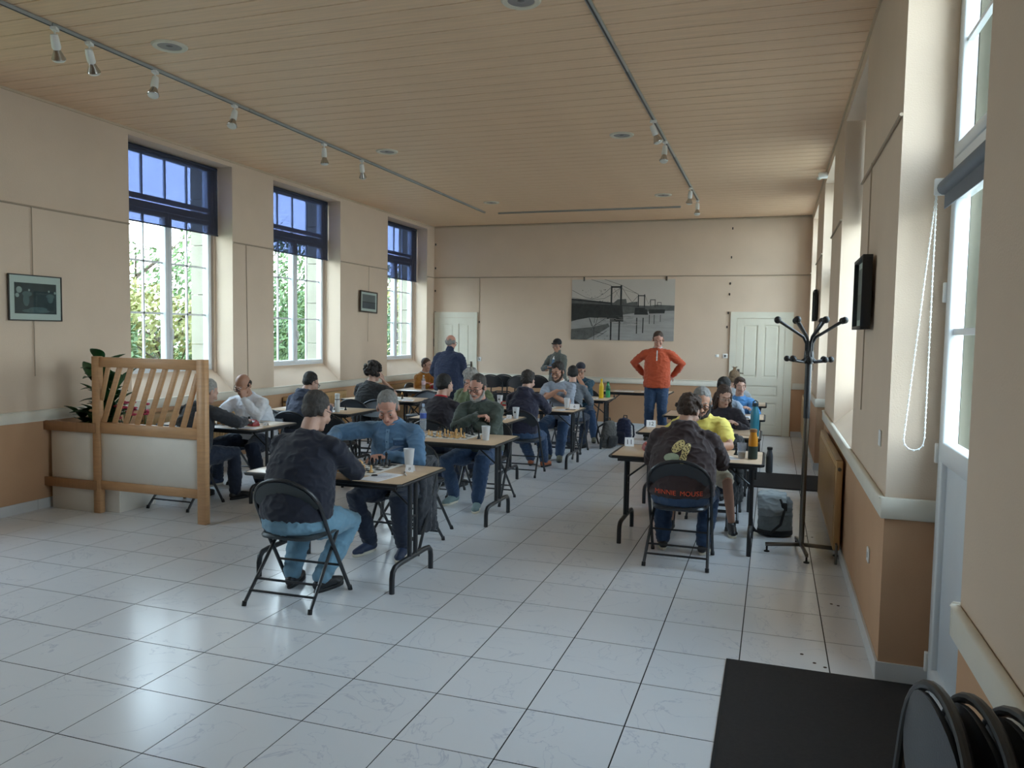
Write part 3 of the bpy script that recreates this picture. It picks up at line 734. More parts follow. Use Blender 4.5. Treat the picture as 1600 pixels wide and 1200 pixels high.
# ------------------------------------------------------------------ radiators, switches, sockets, hooks
def radiator(x, y0, y1, z0, z1, s, label, dep=.05):
    t = thing('radiator', label, 'radiator', (x, y0, z0)); L = y1 - y0; h = z1 - z0
    MB().box((min(0, s * dep), 0, 0), (max(0, s * dep), L, h)).build('panel', radm, t, bevel=.008, seg=2)
    n = int(L / .05); m = MB()
    for k in range(n): m.box((s * dep if s > 0 else s * dep - .005, .025 + k * .05 + .008, .05), (s * dep + .005 if s > 0 else s * dep, .025 + k * .05 + .034, h - .05))
    tag(m.build('flutes', radm, t, smooth=False), kind='stuff')
    MB().box((s * .005 if s > 0 else s * dep, .01, h), (s * dep if s > 0 else s * .005, L - .01, h + .008)).build('top_grille', mat('rad_grille', (150, 118, 78), .5), t, smooth=False)
    MB().tube([(s * dep * .5, .02, h - .06), (s * dep * .5, -.03, h - .06)], .014, 10).tube([(s * dep * .5, .0, .05), (s * dep * .5, -.035, .05), (s * dep * .5, -.035, -z0 + .002)], .010, 8).build('pipe', dchrome, t)
    return t
radiator(XR - .022, 3.05, 5.15, .10, .79, -1, 'cream fluted radiator under the window beside the coat stand')
radiator(XR - .022, 9.2, 10.6, .12, .78, -1, 'cream radiator at the far end of the right wall')
radiator(XL + .03, 5.95, 7.55, .12, .78, 1, 'cream fluted radiator under the middle left window', .08)
radiator(XL + .03, 3.35, 4.95, .12, .78, 1, 'cream fluted radiator behind the man in the white shirt', .08)
radiator(XL + .03, 9.15, 10.7, .12, .78, 1, 'cream fluted radiator under the farthest left window', .08)
def plate(nm, x, y, z, face, w_, h_, label, cat='socket', m=None, holes=True):
    t = thing(nm, label, cat, (x, y, z)); 
    t.rotation_euler = (0, 0, {'far': 0, 'right': -PI / 2, 'left': PI / 2}[face])
    MB().box((-w_ / 2, -.010, -h_ / 2), (w_ / 2, 0, h_ / 2)).build('cover_plate', m or white, t, bevel=.003)
    if holes: MB().lathe([(.018, 0), (.02, -.003), (.001, -.003)], 14, (0, -.010, 0), Matrix.Rotation(PI / 2, 3, 'X')).build('socket_face', mat('socket_grey', (90, 90, 92), .5), t)
    return t
plate('wall_socket', XR, 1.45, .50, 'right', .08, .08, 'white wall socket low on the right wall past the glazed door')
plate('wall_switch', XR, 1.18, 1.20, 'right', .06, .085, 'white light switch on the right wall beside the glazed door', 'switch', holes=False)
plate('wall_socket', -3.59, YF, 1.21, 'far', .085, .085, 'white socket beside the left far door')
plate('wall_switch', 1.10, YF, 1.385, 'far', .09, .08, 'white switch plate beside the right far door', 'switch')
plate('wall_switch', .96, YF, 1.385, 'far', .06, .05, 'small white switch left of the double plate by the far door', 'switch', holes=False)
plate('wall_switch', -4.56 + .012, YF, 1.52, 'far', .06, .16, 'grey tall switch in the far left corner', 'switch', mat('grey_switch', (150, 148, 142), .5), False)
plate('wall_switch', XR, 8.9, 1.3, 'right', .06, .09, 'dark switch on the far right wall', 'switch', mat('grey_switch', (150, 148, 142), .5), False)
hk = MB().box((-.010, -.014, -.02), (.010, 0, .02)).mesh('coat_hook', mat('hook_black', (28, 26, 26), .5))
for col_, lst in (('right', [(1.157, 3.635), (1.152, 3.13), (1.145, 2.67), (1.141, 2.48), (1.129, 2.15), (1.116, 1.9)]), ('left', [(-4.55, 3.47), (-4.55, 3.0), (-4.55, 2.55), (-4.55, 2.12), (-4.55, 1.9), (-4.55, 1.56)])):
    for k, (x, z) in enumerate(lst):
        o = link('wall_stud', hk, None, (x, YF, z)); tag(o, 'small black stud, %s from the top of the %s-hand row on the far wall' % (['first', 'second', 'third', 'fourth', 'fifth', 'sixth'][k], col_), 'hook', 'black wall studs')
o = link('wall_stud', hk, None, (-3.6, YF, 1.94)); tag(o, 'small black stud alone beside the frame of the left far door', 'hook', 'black wall studs')
o = MB().tube([(-3.60, YF - .008, 1.22), (-3.605, YF - .008, 1.6), (-3.60, YF - .008, 2.80)], .006, 6).build('cable_conduit', prm); tag(o, 'thin painted cable conduit on the far wall beside the left door', 'conduit')
o = MB().tube([(XL + .006, 5.20, 2.80), (XL + .006, 5.23, 1.0)], .004, 6).build('cable_conduit', prm); tag(o, 'thin painted cable on the pier between the first two windows', 'conduit')

# floor marks
for k, (x, y) in enumerate([(2.22, 4.72), (2.26, 4.70), (2.24, 3.85), (2.29, 3.83), (2.33, 2.05), (2.37, 2.03), (2.18, 1.02), (2.23, .98), (2.12, 1.12)]):
    o = MB().lathe([(.010, 0), (.009, .0012), (.001, .0015)], 10).build('floor_mark', mat('dirt', (60, 46, 38), .9)); o.location = (x, y, 0.0)
    tag(o, 'small dark spot on the tiles, %s' % ['left of the farthest pair', 'right of the farthest pair', 'left of the pair by the coat stand', 'right of the pair by the coat stand', 'left of the pair past the socket', 'right of the pair past the socket', 'middle of three near the mat', 'nearest of three near the mat', 'leftmost of three near the mat'][k], 'spot', 'dark floor spots')
# mats
def doormat(x0, y0, x1, y1, label):
    t = thing('door_mat', label, 'mat', (x0, y0, 0))
    w_, l_ = x1 - x0, y1 - y0
    MB().box((.015, .015, 0), (w_ - .015, l_ - .015, .011)).build('mat_pile', matm, t, smooth=False)
    m = MB()
    m.box((0, 0, 0), (w_, .015, .007)).box((0, l_ - .015, 0), (w_, l_, .007)).box((0, 0, 0), (.015, l_, .007)).box((w_ - .015, 0, 0), (w_, l_, .007)); m.build('rubber_edge', matb, t, smooth=False)
    return t
doormat(1.735, -.75, XR + .18, .90, 'large black door mat in front of the glazed door')
doormat(1.53, 6.0, XR + .1, 7.05, 'brown-grey door mat behind the right row of tables')

# ------------------------------------------------------------------ partition with planter
t = thing('slatted_partition', 'beech partition with slanted slats above and white panels below', 'partition', (-2.79, 2.25, 0))
def P_(nm, a, b, m=wood, bv=.004): return MB().box(a, b).build(nm, m, t, bevel=bv)
x0 = -1.175
P_('post', (-.045, -.03, 0), (.045, .03, 1.45)); P_('post', (x0 - .04, -.03, 0), (x0 + .04, .03, 1.45))
P_('rail', (x0 + .04, -.02, 1.355), (-.045, .02, 1.445)); P_('rail', (x0 + .04, -.022, .745), (-.045, .022, .845)); P_('rail', (x0 + .04, -.022, .225), (-.045, .022, .305))
P_('rail', (-1.80, -.045, .745), (x0 + .0, -.018, .835), woodd); P_('rail', (-1.80, -.045, .215), (x0 + .0, -.018, .30), woodd)
P_('panel', (x0 + .04, -.008, .305), (-.045, .008, .745), lpanel, .001)
P_('panel', (-1.73, -.014, 0), (x0 - .04, .0, .75), lpanel, .001)
for k in range(9):
    xb = x0 + .045 + k * .128; xt = xb + .20
    zb, zt = .84, 1.36
    if xt > -.05: zt = zb + (zt - zb) * ((-.05 - xb) / .20); xt = -.05
    m = MB(); A = Vector((xb + .02, 0, zb)); B = Vector((xt + .02 if xt < -.06 else xt, 0, zt))
    m.beam(A, B, .018, .052, up=(1, 0, 0)); m.build('slat', wood, t, bevel=.002)
m = MB(); m.beam(Vector((x0 + .045, 0, 1.05)), Vector((x0 + .13, 0, 1.36)), .018, .044, up=(1, 0, 0)); m.build('slat', wood, t, bevel=.002)
t = thing('planter_box', 'white planter box behind the partition, against the left wall', 'planter', (-4.54, 2.27, 0))
for a_, b_ in (((0, 0.03, 0), (.76, .05, .74)), ((0, .46, 0), (.76, .48, .74)), ((0, .05, 0), (.02, .46, .74)), ((.74, .05, 0), (.76, .46, .74))): MB().box(a_, b_).build('side_board', lpanel, t, bevel=.002)
MB().box((.02, .05, .60), (.74, .46, .70)).build('soil', soil, t, smooth=False)
MB().box((.70, .05, .742), (.775, .48, .775)).build('rim', woodd, t, bevel=.003)
def leafmesh(L, W, droop, seed=0, name='leaf'):
    rr = random.Random(seed); vs = []; fs = []; n = 8
    for i in range(n + 1):
        u = i / n; wd = W * math.sin(PI * min(1, u * .96 + .03)) ** .8 * (1 - .25 * u); y_ = L * (u - droop * .25 * u * u); z_ = L * (.25 * u - droop * u * u)
        vs += [(-wd, y_, z_ + wd * .35), (0, y_, z_), (wd, y_, z_ + wd * .35)]
    for i in range(n): a = i * 3; fs += [(a, a + 1, a + 4, a + 3), (a + 1, a + 2, a + 5, a + 4)]
    me = bpy.data.meshes.new(name); me.from_pydata(vs, [], fs); me.polygons.foreach_set('use_smooth', [True] * len(fs)); return me
def plant(nm, label, loc, stems, nl, L, W, mat_, seed, zr=(.15, 1.0), cat='plant', spread=1.0):
    t = thing(nm, label, cat, loc); rr = random.Random(seed)
    lms = [leafmesh(L * s, W * s, d, k) for k, (s, d) in enumerate([(1, .35), (.8, .6), (1.1, .2)])]
    for me in lms: me.materials.append(mat_)
    for (tx, ty, tz) in stems:
        MB().tube([(0, 0, 0), (tx * .4, ty * .4, tz * .5), (tx, ty, tz)], [.012, .009, .006], 7).build('stem', leafl, t)
        for k in range(nl):
            u = zr[0] + (zr[1] - zr[0]) * (k + rr.random() * .5) / nl; p = Vector((tx * u * (.8 + .2 * u), ty * u, tz * u))
            o = link('leaf', rr.choice(lms), t, p); o.rotation_euler = (R(rr.uniform(-5, 45) * (1.2 - u) + 35 * u), 0, k * 2.4 + rr.uniform(-.4, .4)); s = rr.uniform(.8, 1.1); o.scale = (s, s, s)
    return t
plant('potted_plant', 'tall leafy green plant rising behind the left post of the partition', (-4.10, 2.48, .70), [(-.05, -.02, .72), (-.14, .0, .52), (.10, .05, .50), (-.05, .02, .40)], 13, .27, .078, leafm, 5)
plant('potted_plant', 'low broad-leaved plant filling the planter box', (-4.25, 2.50, .70), [(-.12, -.1, .18), (.1, -.08, .2), (.02, .08, .22), (.2, .02, .16)], 10, .20, .07, leafm, 9)
plant('potted_plant', 'pale green bushy plant at the front of the planter box', (-4.12, 2.36, .70), [(.0, -.02, .18), (.09, .0, .15)], 16, .12, .045, leafl, 19)
def flower(label, loc, m_, n, seed, sp=.08):
    t = thing('flower_bouquet', label, 'flowers', loc); rr = random.Random(seed)
    for k in range(n):
        a = rr.uniform(0, 2 * PI); d = rr.uniform(0, sp); c = (math.cos(a) * d, math.sin(a) * d, rr.uniform(.12, .30))
        MB().tube([(0, 0, 0), c], .0035, 5).build('stem', leafl, t)
        f = MB()
        for q in range(6):
            b = q * PI / 3; f.ball((c[0] + math.cos(b) * .022, c[1] + math.sin(b) * .022, c[2] + .008), (.018, .018, .012), 6)
        f.ball((c[0], c[1], c[2] + .014), .013, 6); f.build('blossom', m_, t)
    return t
flower('deep pink flowers seen through the slats beside the left post', (-3.92, 2.52, .72), pink, 9, 3, .10)
flower('small pink flowers low behind the middle of the slats', (-3.84, 2.68, .72), pink, 5, 4, .05)
flower('pale peach flowers in front of the tall plant', (-4.14, 2.40, .72), peach, 4, 6, .06)

# ------------------------------------------------------------------ folding chairs
def arcpts(w_, zs, ztop, line_y, n=16):
    pts = []
    for k in range(n + 1):
        a = PI * k / n; x = w_ / 2 * math.cos(a); z = zs + (ztop - zs) * math.sin(a) ** .85 if math.sin(a) > 0 else zs
        pts.append((x, line_y(z), z))
    return pts
def make_chair(vm):
    t = thing('folding_chair', 'x', 'chair')
    ly = lambda z: .25 - z * .62 if z < .46 else (.25 - .46 * .62) - (z - .46) * .52
    top = arcpts(.465, .60, .80, ly)
    hoop = [(.235, ly(.012), .012), (.232, ly(.25), .25), (.232, ly(.46), .46)] + top + [(-.232, ly(.46), .46), (-.232, ly(.25), .25), (-.235, ly(.012), .012)]
    MB().tube(hoop, .0125, 8).build('hoop_frame', blackm, t)
    for s in (-1, 1):
        o = MB().tube([(s * .205, .13, .425), (s * .213, .03, .32), (s * .232, -.25, .012)], .0115, 8).build('leg', blackm, t)
        MB().tube([(s * .232, -.25, .0), (s * .231, -.243, .03)], .015, 8).build('rubber_foot', blackp, o)
        MB().tube([(s * .235, .25, .0), (s * .235, .236, .03)], .0155, 8).build('rubber_foot', blackp, t)
    MB().tube([(-.228, -.195, .085), (.228, -.195, .085)], .008, 7).build('stretcher', blackm, t)
    MB().tube([(-.222, -.135, .145 ), (.222, -.135, .145)], .008, 7).build('stretcher', blackm, t)
    MB().tube([(-.23, ly(.2), .2), (.23, ly(.2), .2)], .008, 7).build('stretcher', blackm, t)
    # padded seat
    m = MB(); P = []
    for k in range(28):
        a = 2 * PI * k / 28; ex = .45; c, s_ = math.cos(a), math.sin(a)
        x = .205 * math.copysign(abs(c) ** ex, c); y_ = .205 * math.copysign(abs(s_) ** ex, s_); x *= 1 + .08 * y_ / .2; P.append((x, y_ + .02))
    vs = []
    for (sc, z) in [(.90, .415), (1.0, .422), (1.02, .436), (.97, .450), (.6, .452), (.3, .447)]: vs += [(x * sc, (y_ - .02) * sc + .02, z + .006 * (y_ > .1)) for x, y_ in P]
    n = 28; fs = [(i * n + k, i * n + (k + 1) % n, (i + 1) * n + (k + 1) % n, (i + 1) * n + k) for i in range(5) for k in range(n)] + [tuple(range(n - 1, -1, -1)), tuple(5 * n + k for k in range(n))]
    m.add(vs, fs); m.build('seat', vm, t)
    # curved back panel
    m = MB(); N = 14; vs = []; zt = lambda x: .60 + (.785 - .60) * math.sqrt(max(0, 1 - (x / .225) ** 2)) ** .85
    for off in (0, -.014):
        for k in range(N + 1):
            x = -.219 + .438 * k / N; zb = .635 - .055 * math.sqrt(max(0, 1 - (x / .222) ** 2)); z2 = max(zt(x), zb + .004)
            for q in range(4):
                z = zb + (z2 - zb) * q / 3; bow = -.018 * (1 - (x / .22) ** 2)
                vs.append((x, ly(z) + .004 + off + bow, z))
    h = (N + 1) * 4; fs = []
    for k in range(N):
        for q in range(3):
            a = k * 4 + q; fs += [(a, a + 4, a + 5, a + 1), (h + a + 1, h + a + 5, h + a + 4, h + a)]
        for q in (0, 3): a = k * 4 + q; fs.append((a, a + 4, h + a + 4, h + a) if q else (a, h + a, h + a + 4, a + 4))
    for q in range(3): fs += [(q, q + 1, h + q + 1, h + q), (N * 4 + q, h + N * 4 + q, h + N * 4 + q + 1, N * 4 + q + 1)]
    m.add(vs, fs); m.build('backrest', vm, t)
    return t
chA = make_chair(vinyl2); snA = snapshot(chA); chB = make_chair(vinyl); snB = snapshot(chB)
used = set()
def chair(x, y, rz, label, which='B', group=None):
    p, s = (chA, snA) if which == 'A' else (chB, snB)
    if which not in used:
        used.add(which); p.location = (x, y, 0); p.rotation_euler = (0, 0, rz); p['label'] = label
        if group: p['group'] = group
        return p
    return dup(p, s, (x, y, 0), rz, label, group)
# folded chair, standing upright (1.0 m)
def make_folded(vm):
    t = thing('folded_chair', 'x', 'chair')
    ly = lambda z: 0
    top = arcpts(.465, .80, 1.0, ly)
    MB().tube([(.235, 0, .012), (.232, 0, .5)] + top + [(-.232, 0, .5), (-.235, 0, .012)], .0125, 10).build('hoop_frame', blackm, t)
    MB().tube([(.205, -.022, .03), (.20, -.022, .60), (.17, -.022, .66), (.12, -.022, .68), (-.12, -.022, .68), (-.17, -.022, .66), (-.20, -.022, .60), (-.205, -.022, .03)], .011, 8).build('leg', blackm, t)
    m = MB(); N = 12; vs = []
    for off in (-.005, .008):
        for k in range(N + 1):
            x = -.217 + .434 * k / N; s_ = math.sqrt(max(0, 1 - (x / .224) ** 2)); zb = .835 - .075 * s_; z2 = max(.80 + .185 * s_ ** .85, zb + .004)
            for q in range(4): vs.append((x, off - .02 * (1 - (x / .22) ** 2), zb + (z2 - zb) * q / 3))
    h = (N + 1) * 4; fs = []
    for k in range(N):
        for q in range(3): a = k * 4 + q; fs += [(a, a + 4, a + 5, a + 1), (h + a + 1, h + a + 5, h + a + 4, h + a)]
        for q in (0, 3): a = k * 4 + q; fs.append((a, a + 4, h + a + 4, h + a))
    for q in range(3): fs += [(q, q + 1, h + q + 1, h + q), (N * 4 + q, h + N * 4 + q, h + N * 4 + q + 1, N * 4 + q + 1)]
    m.add(vs, fs); m.build('backrest', vm, t)
    m = MB(); vs = []; n = 28
    for (sc, y_) in [(.92, -.040), (1, -.034), (1, -.018), (.92, -.012)]:
        for k in range(n):
            a = 2 * PI * k / n; c, s_ = math.cos(a), math.sin(a); vs.append((.195 * sc * math.copysign(abs(c) ** .4, c), y_, .47 + .19 * sc * math.copysign(abs(s_) ** .4, s_)))
    fs = [(i * n + k, i * n + (k + 1) % n, (i + 1) * n + (k + 1) % n, (i + 1) * n + k) for i in range(3) for k in range(n)] + [tuple(range(n - 1, -1, -1)), tuple(3 * n + k for k in range(n))]
    m.add(vs, fs); m.build('seat', vm, t)
    MB().tube([(-.2, -.01, .12), (.2, -.01, .12)], .008, 7).build('stretcher', blackm, t)
    return t
fc = make_folded(vinyl); snF = snapshot(fc)
def folded(x, y, rz, rx, label, first=[True]):
    if first[0]:
        first[0] = False; o = fc; o.location = (x, y, 0); o['label'] = label
    else: o = dup(fc, snF, (x, y, 0), rz, label)
    o.rotation_euler = (rx, 0, rz); o.scale = (1, 1, .97); return o

# ------------------------------------------------------------------ folding tables
def make_table(W=1.20, D=.72):
    t = thing('folding_table', 'x', 'table')
    MB().box((-W / 2 + .004, -D / 2 + .004, .716), (W / 2 - .004, D / 2 - .004, .741)).build('tabletop', lam, t, bevel=.012)
    e = MB()
    e.tube([(-W / 2 + .02, -D / 2, .729), (W / 2 - .02, -D / 2, .729), (W / 2, -D / 2 + .02, .729), (W / 2, D / 2 - .02, .729), (W / 2 - .02, D / 2, .729), (-W / 2 + .02, D / 2, .729), (-W / 2, D / 2 - .02, .729), (-W / 2, -D / 2 + .02, .729)], .0125, 8, closed=True)
    e.build('edge_trim', blackp, t)
    for q in (-1, 1): MB().box((-W / 2 + .06, q * (D / 2 - .05) - .01, .690), (W / 2 - .06, q * (D / 2 - .05) + .01, .717)).build('apron_rail', blackm, t, smooth=False)
    for s in (-1, 1):
        x = s * (W / 2 - .085)
        g_ = MB().tube([(x, -.045, .17), (x, -.045, .70)], .0165, 10).build('leg', blackm, t)
        MB().tube([(x, .045, .17), (x, .045, .70)], .0165, 10).build('leg', blackm, t)
        pts = [(x, -.305, .0), (x, -.305, .10), (x, -.295, .14), (x, -.265, .165), (x, -.2, .172), (x, .2, .172), (x, .265, .165), (x, .295, .14), (x, .305, .10), (x, .305, 0)]
        MB().tube(pts, .0185, 10).build('foot_bar', blackm, t)
        MB().tube([(x, -.25, .70), (x, .25, .70)], .013, 8).build('cross_bar', blackm, t)
        MB().tube([(x, 0, .50), (x - s * .25, 0, .70)], .008, 7).tube([(x, .05, .45), (x, -.05, .45)], .010, 7).build('brace', blackm, t)
    return t
tb = make_table(); snT = snapshot(tb); ft = [True]
def table(x0, x1, y0, y1, label, W=1.2, D=.72):
    cx, cyy = (x0 + x1) / 2, (y0 + y1) / 2
    if ft[0]: ft[0] = False; o = tb; o.location = (cx, cyy, 0); o['label'] = label
    else: o = dup(tb, snT, (cx, cyy, 0), 0, label)
    return o
TAB = {'T1': (-1.52, -.32, 1.14, 1.86), 'T2': (-1.57, -.37, 3.04, 3.76), 'T3': (-2.03, -.83, 4.72, 5.44), 'T4': (-1.66, -.46, 6.22, 6.94), 'T5': (-1.63, -.43, 8.17, 8.89),
       'L1': (-4.05, -2.85, 3.04, 3.76), 'L2': (-4.0, -2.80, 4.74, 5.46), 'L3': (-4.0, -2.82, 6.58, 7.30), 'L4': (-4.15, -2.95, 8.45, 9.17),
       'R1': (.67, 1.87, 2.95, 3.67), 'R2': (.62, 1.82, 4.58, 5.30), 'R3': (.64, 1.84, 6.40, 7.12), 'R4': (.64, 1.84, 8.35, 9.07), 'FT': (-.95, .25, 10.05, 10.77)}
TL_ = {'T1': 'folding table nearest the camera, between the navy-sweater man and the denim-shirt man', 'T2': 'folding table in front of the bearded man in the dark green shirt', 'T3': 'folding table in front of the person in the olive jacket',
       'T4': 'folding table between the navy hoodie and the man in the grey T-shirt', 'T5': 'folding table carrying the yellow and green bottles', 'L1': 'folding table in front of the man in the white shirt',
       'L2': 'folding table with a white bottle, in front of the hooded man by the windows', 'L3': 'folding table in front of the curly-haired person in black', 'L4': 'farthest folding table by the windows, next to the mustard sweater',
       'R1': 'folding table between the brown hoodie and the yellow T-shirt', 'R2': 'folding table with sign 12 behind the yellow T-shirt', 'R3': 'folding table in front of the boy in the blue sweatshirt', 'R4': 'farthest folding table of the right row, before the cream door',
       'FT': 'folding table standing along the far wall behind the man in orange'}
for k in TAB: table(*TAB[k], TL_[k])

# ------------------------------------------------------------------ chess boards and pieces
SQ = .055
def board_mesh():
    m = MB(); z = .002; b = .03
    m.cm = 0; m.box((-b, -b, 0), (8 * SQ + b, 8 * SQ + b, .0015))
    for i in range(8):
        for j in range(8):
            m.cm = 1 if (i + j) % 2 == 0 else 0; m.add([(i * SQ, j * SQ, z), ((i + 1) * SQ, j * SQ, z), ((i + 1) * SQ, (j + 1) * SQ, z), (i * SQ, (j + 1) * SQ, z)], [(0, 1, 2, 3)])
    return m.mesh('chess_board', [bwhite, bblack], smooth=False)
bdm = board_mesh()
def prof(h, r, kind):
    base = [(r, 0), (r, .006), (r * .92, .010), (r * .7, .014), (r * .62, .02), (r * .45, .03)]
    if kind == 'pawn': return base + [(r * .34, h * .55), (r * .55, h * .62), (r * .36, h * .66), (r * .52, h * .76), (r * .55, h * .86), (r * .40, h * .96), (r * .1, h)]
    if kind == 'rook': return base + [(r * .5, h * .62), (r * .72, h * .70), (r * .75, h), (r * .5, h), (r * .48, h * .86), (r * .02, h * .86)]
    if kind == 'bishop': return base + [(r * .32, h * .52), (r * .58, h * .58), (r * .34, h * .62), (r * .52, h * .74), (r * .42, h * .86), (r * .12, h * .94), (r * .14, h * .98), (r * .03, h)]
    if kind == 'queen': return base + [(r * .34, h * .60), (r * .62, h * .66), (r * .36, h * .70), (r * .66, h * .90), (r * .5, h * .92), (r * .2, h * .97), (r * .03, h)]
    if kind == 'king': return base + [(r * .36, h * .58), (r * .62, h * .64), (r * .38, h * .68), (r * .60, h * .86), (r * .3, h * .90), (r * .02, h * .905)]
PM = {}
for cname, cm in (('white', lpiece), ('black', dpiece)):
    for kind, h, r in (('pawn', .050, .0145), ('rook', .056, .0165), ('bishop', .070, .0165), ('queen', .085, .019), ('king', .095, .020), ('knight', .062, .0165)):
        m = MB()
        if kind != 'knight': m.lathe(prof(h, r, kind), 12)
        if kind == 'rook':
            for k in range(4): a = k * PI / 2; m.box((math.cos(a) * r * .62 - .003, math.sin(a) * r * .62 - .003, h - .001), (math.cos(a) * r * .62 + .003, math.sin(a) * r * .62 + .003, h + .004))
        if kind == 'king': m.box((-.002, -.002, h * .9), (.002, .002, h)).box((-.006, -.002, h * .94), (.006, .002, h * .965))
        if kind == 'knight':
            m.lathe([(r, 0), (r, .006), (r * .92, .010), (r * .7, .014), (r * .66, .022)], 12)
            m.prism([(-.006, -.012, .02), (-.006, .012, .02), (-.006, .010, .038), (-.006, .020, .040), (-.006, .021, .047), (-.006, .008, .060), (-.006, .002, .064), (-.006, -.010, .050), (-.006, -.014, .034)], (.012, 0, 0))
        PM[cname, kind] = m.mesh('chess_' + kind, cm)
ORD = ['first', 'second', 'third', 'fourth', 'fifth', 'sixth', 'seventh', 'eighth']
def setup(tk, where, bx, by, rz, pieces, z=.7415):
    """bx,by: world position of inner corner a1"""
    b = link('chess_board', bdm, None, (bx, by, z)); b.rotation_euler = (0, 0, rz)
    tag(b, 'roll-up black and white chess board ' + where, 'chess board')
    c, s = math.cos(rz), math.sin(rz)
    for cname, kind, sq in pieces:
        for (i, j) in sq:
            x, y_ = (i + .5) * SQ, (j + .5) * SQ
            o = link('chess_' + kind, PM[cname, kind], None, (bx + x * c - y_ * s, by + x * s + y_ * c, z + .0022)); o.rotation_euler = (0, 0, rz + (PI if cname == 'black' else 0) + rnd.uniform(-.2, .2))
            tag(o, '%s chess %s, %s file from left, %s row, board %s' % ('light' if cname == 'white' else 'black', kind, ORD[i], ORD[j], where), 'chess piece', 'chess pieces on the board %s' % where)
setup('T1', 'on nearest table', -1.115, 1.37, 0, [('white', 'king', [(6, 0)]), ('white', 'rook', [(5, 0), (3, 0)]), ('white', 'pawn', [(7, 1), (6, 1), (5, 1), (2, 1), (4, 2)]), ('white', 'knight', [(5, 2)]), ('white', 'bishop', [(4, 1)]), ('white', 'queen', [(4, 0)]),
    ('black', 'king', [(6, 7)]), ('black', 'queen', [(2, 6)]), ('black', 'rook', [(5, 7), (0, 7)]), ('black', 'pawn', [(7, 6), (6, 6), (5, 6), (3, 4), (0, 6)]), ('black', 'knight', [(5, 5)]), ('black', 'bishop', [(4, 6)])])
setup('T2', 'before bearded man', -1.20, 3.30, 0, [('white', 'king', [(6, 0)]), ('white', 'queen', [(6, 2)]), ('white', 'rook', [(3, 0), (5, 0)]), ('white', 'knight', [(5, 2)]), ('white', 'bishop', [(4, 1), (3, 2)]), ('white', 'pawn', [(7, 1), (6, 1), (5, 1), (2, 1), (1, 1), (0, 2)]),
    ('black', 'king', [(6, 7)]), ('black', 'queen', [(3, 7)]), ('black', 'rook', [(0, 7), (5, 7)]), ('black', 'bishop', [(4, 6), (2, 5)]), ('black', 'knight', [(5, 5), (3, 6)]), ('black', 'pawn', [(0, 6), (1, 6), (2, 6), (5, 6), (6, 6), (7, 5), (4, 4)])])
setup('T4', 'before grey T-shirt', -1.30, 6.38, 0, [('white', 'king', [(7, 2)]), ('white', 'rook', [(5, 0)]), ('white', 'pawn', [(6, 1), (3, 1)]), ('black', 'queen', [(7, 5)]), ('black', 'king', [(5, 7)]), ('black', 'pawn', [(6, 6), (7, 7), (4, 5)])])
setup('L1', 'before white shirt', -3.60, 3.20, 0, [('white', 'king', [(2, 1)]), ('white', 'queen', [(3, 2)]), ('white', 'rook', [(2, 3), (4, 0)]), ('white', 'bishop', [(3, 1)]), ('white', 'pawn', [(2, 2), (4, 1), (1, 1), (1, 2)]), ('black', 'king', [(6, 7)]), ('black', 'rook', [(5, 6), (2, 6)]), ('black', 'bishop', [(3, 5)]), ('black', 'pawn', [(4, 5), (5, 4), (6, 5), (3, 6), (1, 5)]), ('black', 'knight', [(4, 4)])])
setup('T5', 'beside yellow bottle', -1.25, 8.30, 0, [('white', 'pawn', [(7, 1), (5, 2)]), ('white', 'king', [(6, 0)]), ('black', 'king', [(7, 6)]), ('black', 'pawn', [(6, 5)])])
setup('R1', 'before brown hoodie', 1.05, 3.10, 0, [('white', 'king', [(0, 7)]), ('white', 'rook', [(4, 0)]), ('white', 'pawn', [(2, 2), (5, 1)]), ('black', 'pawn', [(3, 6), (5, 6)]), ('black', 'bishop', [(2, 5)])])
setup('L4', 'before mustard sweater', -3.50, 8.60, 0, [('white', 'king', [(4, 2)]), ('white', 'pawn', [(5, 1), (6, 2)]), ('black', 'king', [(4, 6)]), ('black', 'rook', [(6, 5)])])
setup('L2', 'beside white thermos', -3.62, 4.86, 0, [('black', 'king', [(7, 4)]), ('white', 'pawn', [(3, 2)]), ('black', 'pawn', [(5, 6)])])
setup('L3', 'before curly hair', -3.62, 6.70, 0, [('white', 'king', [(6, 6)]), ('white', 'rook', [(2, 5)]), ('black', 'knight', [(7, 4)]), ('white', 'pawn', [(4, 5)])])
for cname, kind, x, y, lb in [('black', 'queen', -.645, 3.39, 'black chess queen standing beside the cup on the second table'), ('black', 'king', 1.65, 3.39, 'black chess king standing alone right of the brown hoodie'), ('black', 'rook', -3.08, 5.14, 'captured black chess rook right of the white bottle'), ('black', 'pawn', -.45, 8.86, 'captured black pawn beside the green bottle')]:
    o = link('chess_' + kind, PM[cname, kind], None, (x, y, .7415)); tag(o, lb, 'chess piece')

# ------------------------------------------------------------------ small things on tables
TZ = .7415
def cup(x, y, label, m=cupm, s=1.0, drink=None, group=None, logo=False):
    t = thing('plastic_cup', label, 'cup', (x, y, TZ), 0, group)
    MB().lathe([(.001, .003), (.026 * s, .0), (.029 * s, .004), (.040 * s, .128 * s), (.0415 * s, .130 * s), (.039 * s, .128 * s), (.027 * s, .006), (.001, .005)], 20).build('cup_wall', m, t)
    if drink:
        MB().lathe([(.001, .007), (.0262 * s, .007), (.0262 * s + .011 * s * drink[0], .007 + .12 * s * drink[0]), (.001, .0071 + .12 * s * drink[0])], 18).build('drink', mat(drink[2], drink[1], .15), t)
    if logo: MB().lathe([(.010, 0), (.012, .001), (.001, .001)], 8, (0, -.036 * s, .075 * s), Matrix.Rotation(PI / 2, 3, 'X')).build('printed_mark', dpiece, t)
    return t
cup(-.575, 1.784, 'empty translucent cup on the nearest table by the denim-shirt man')
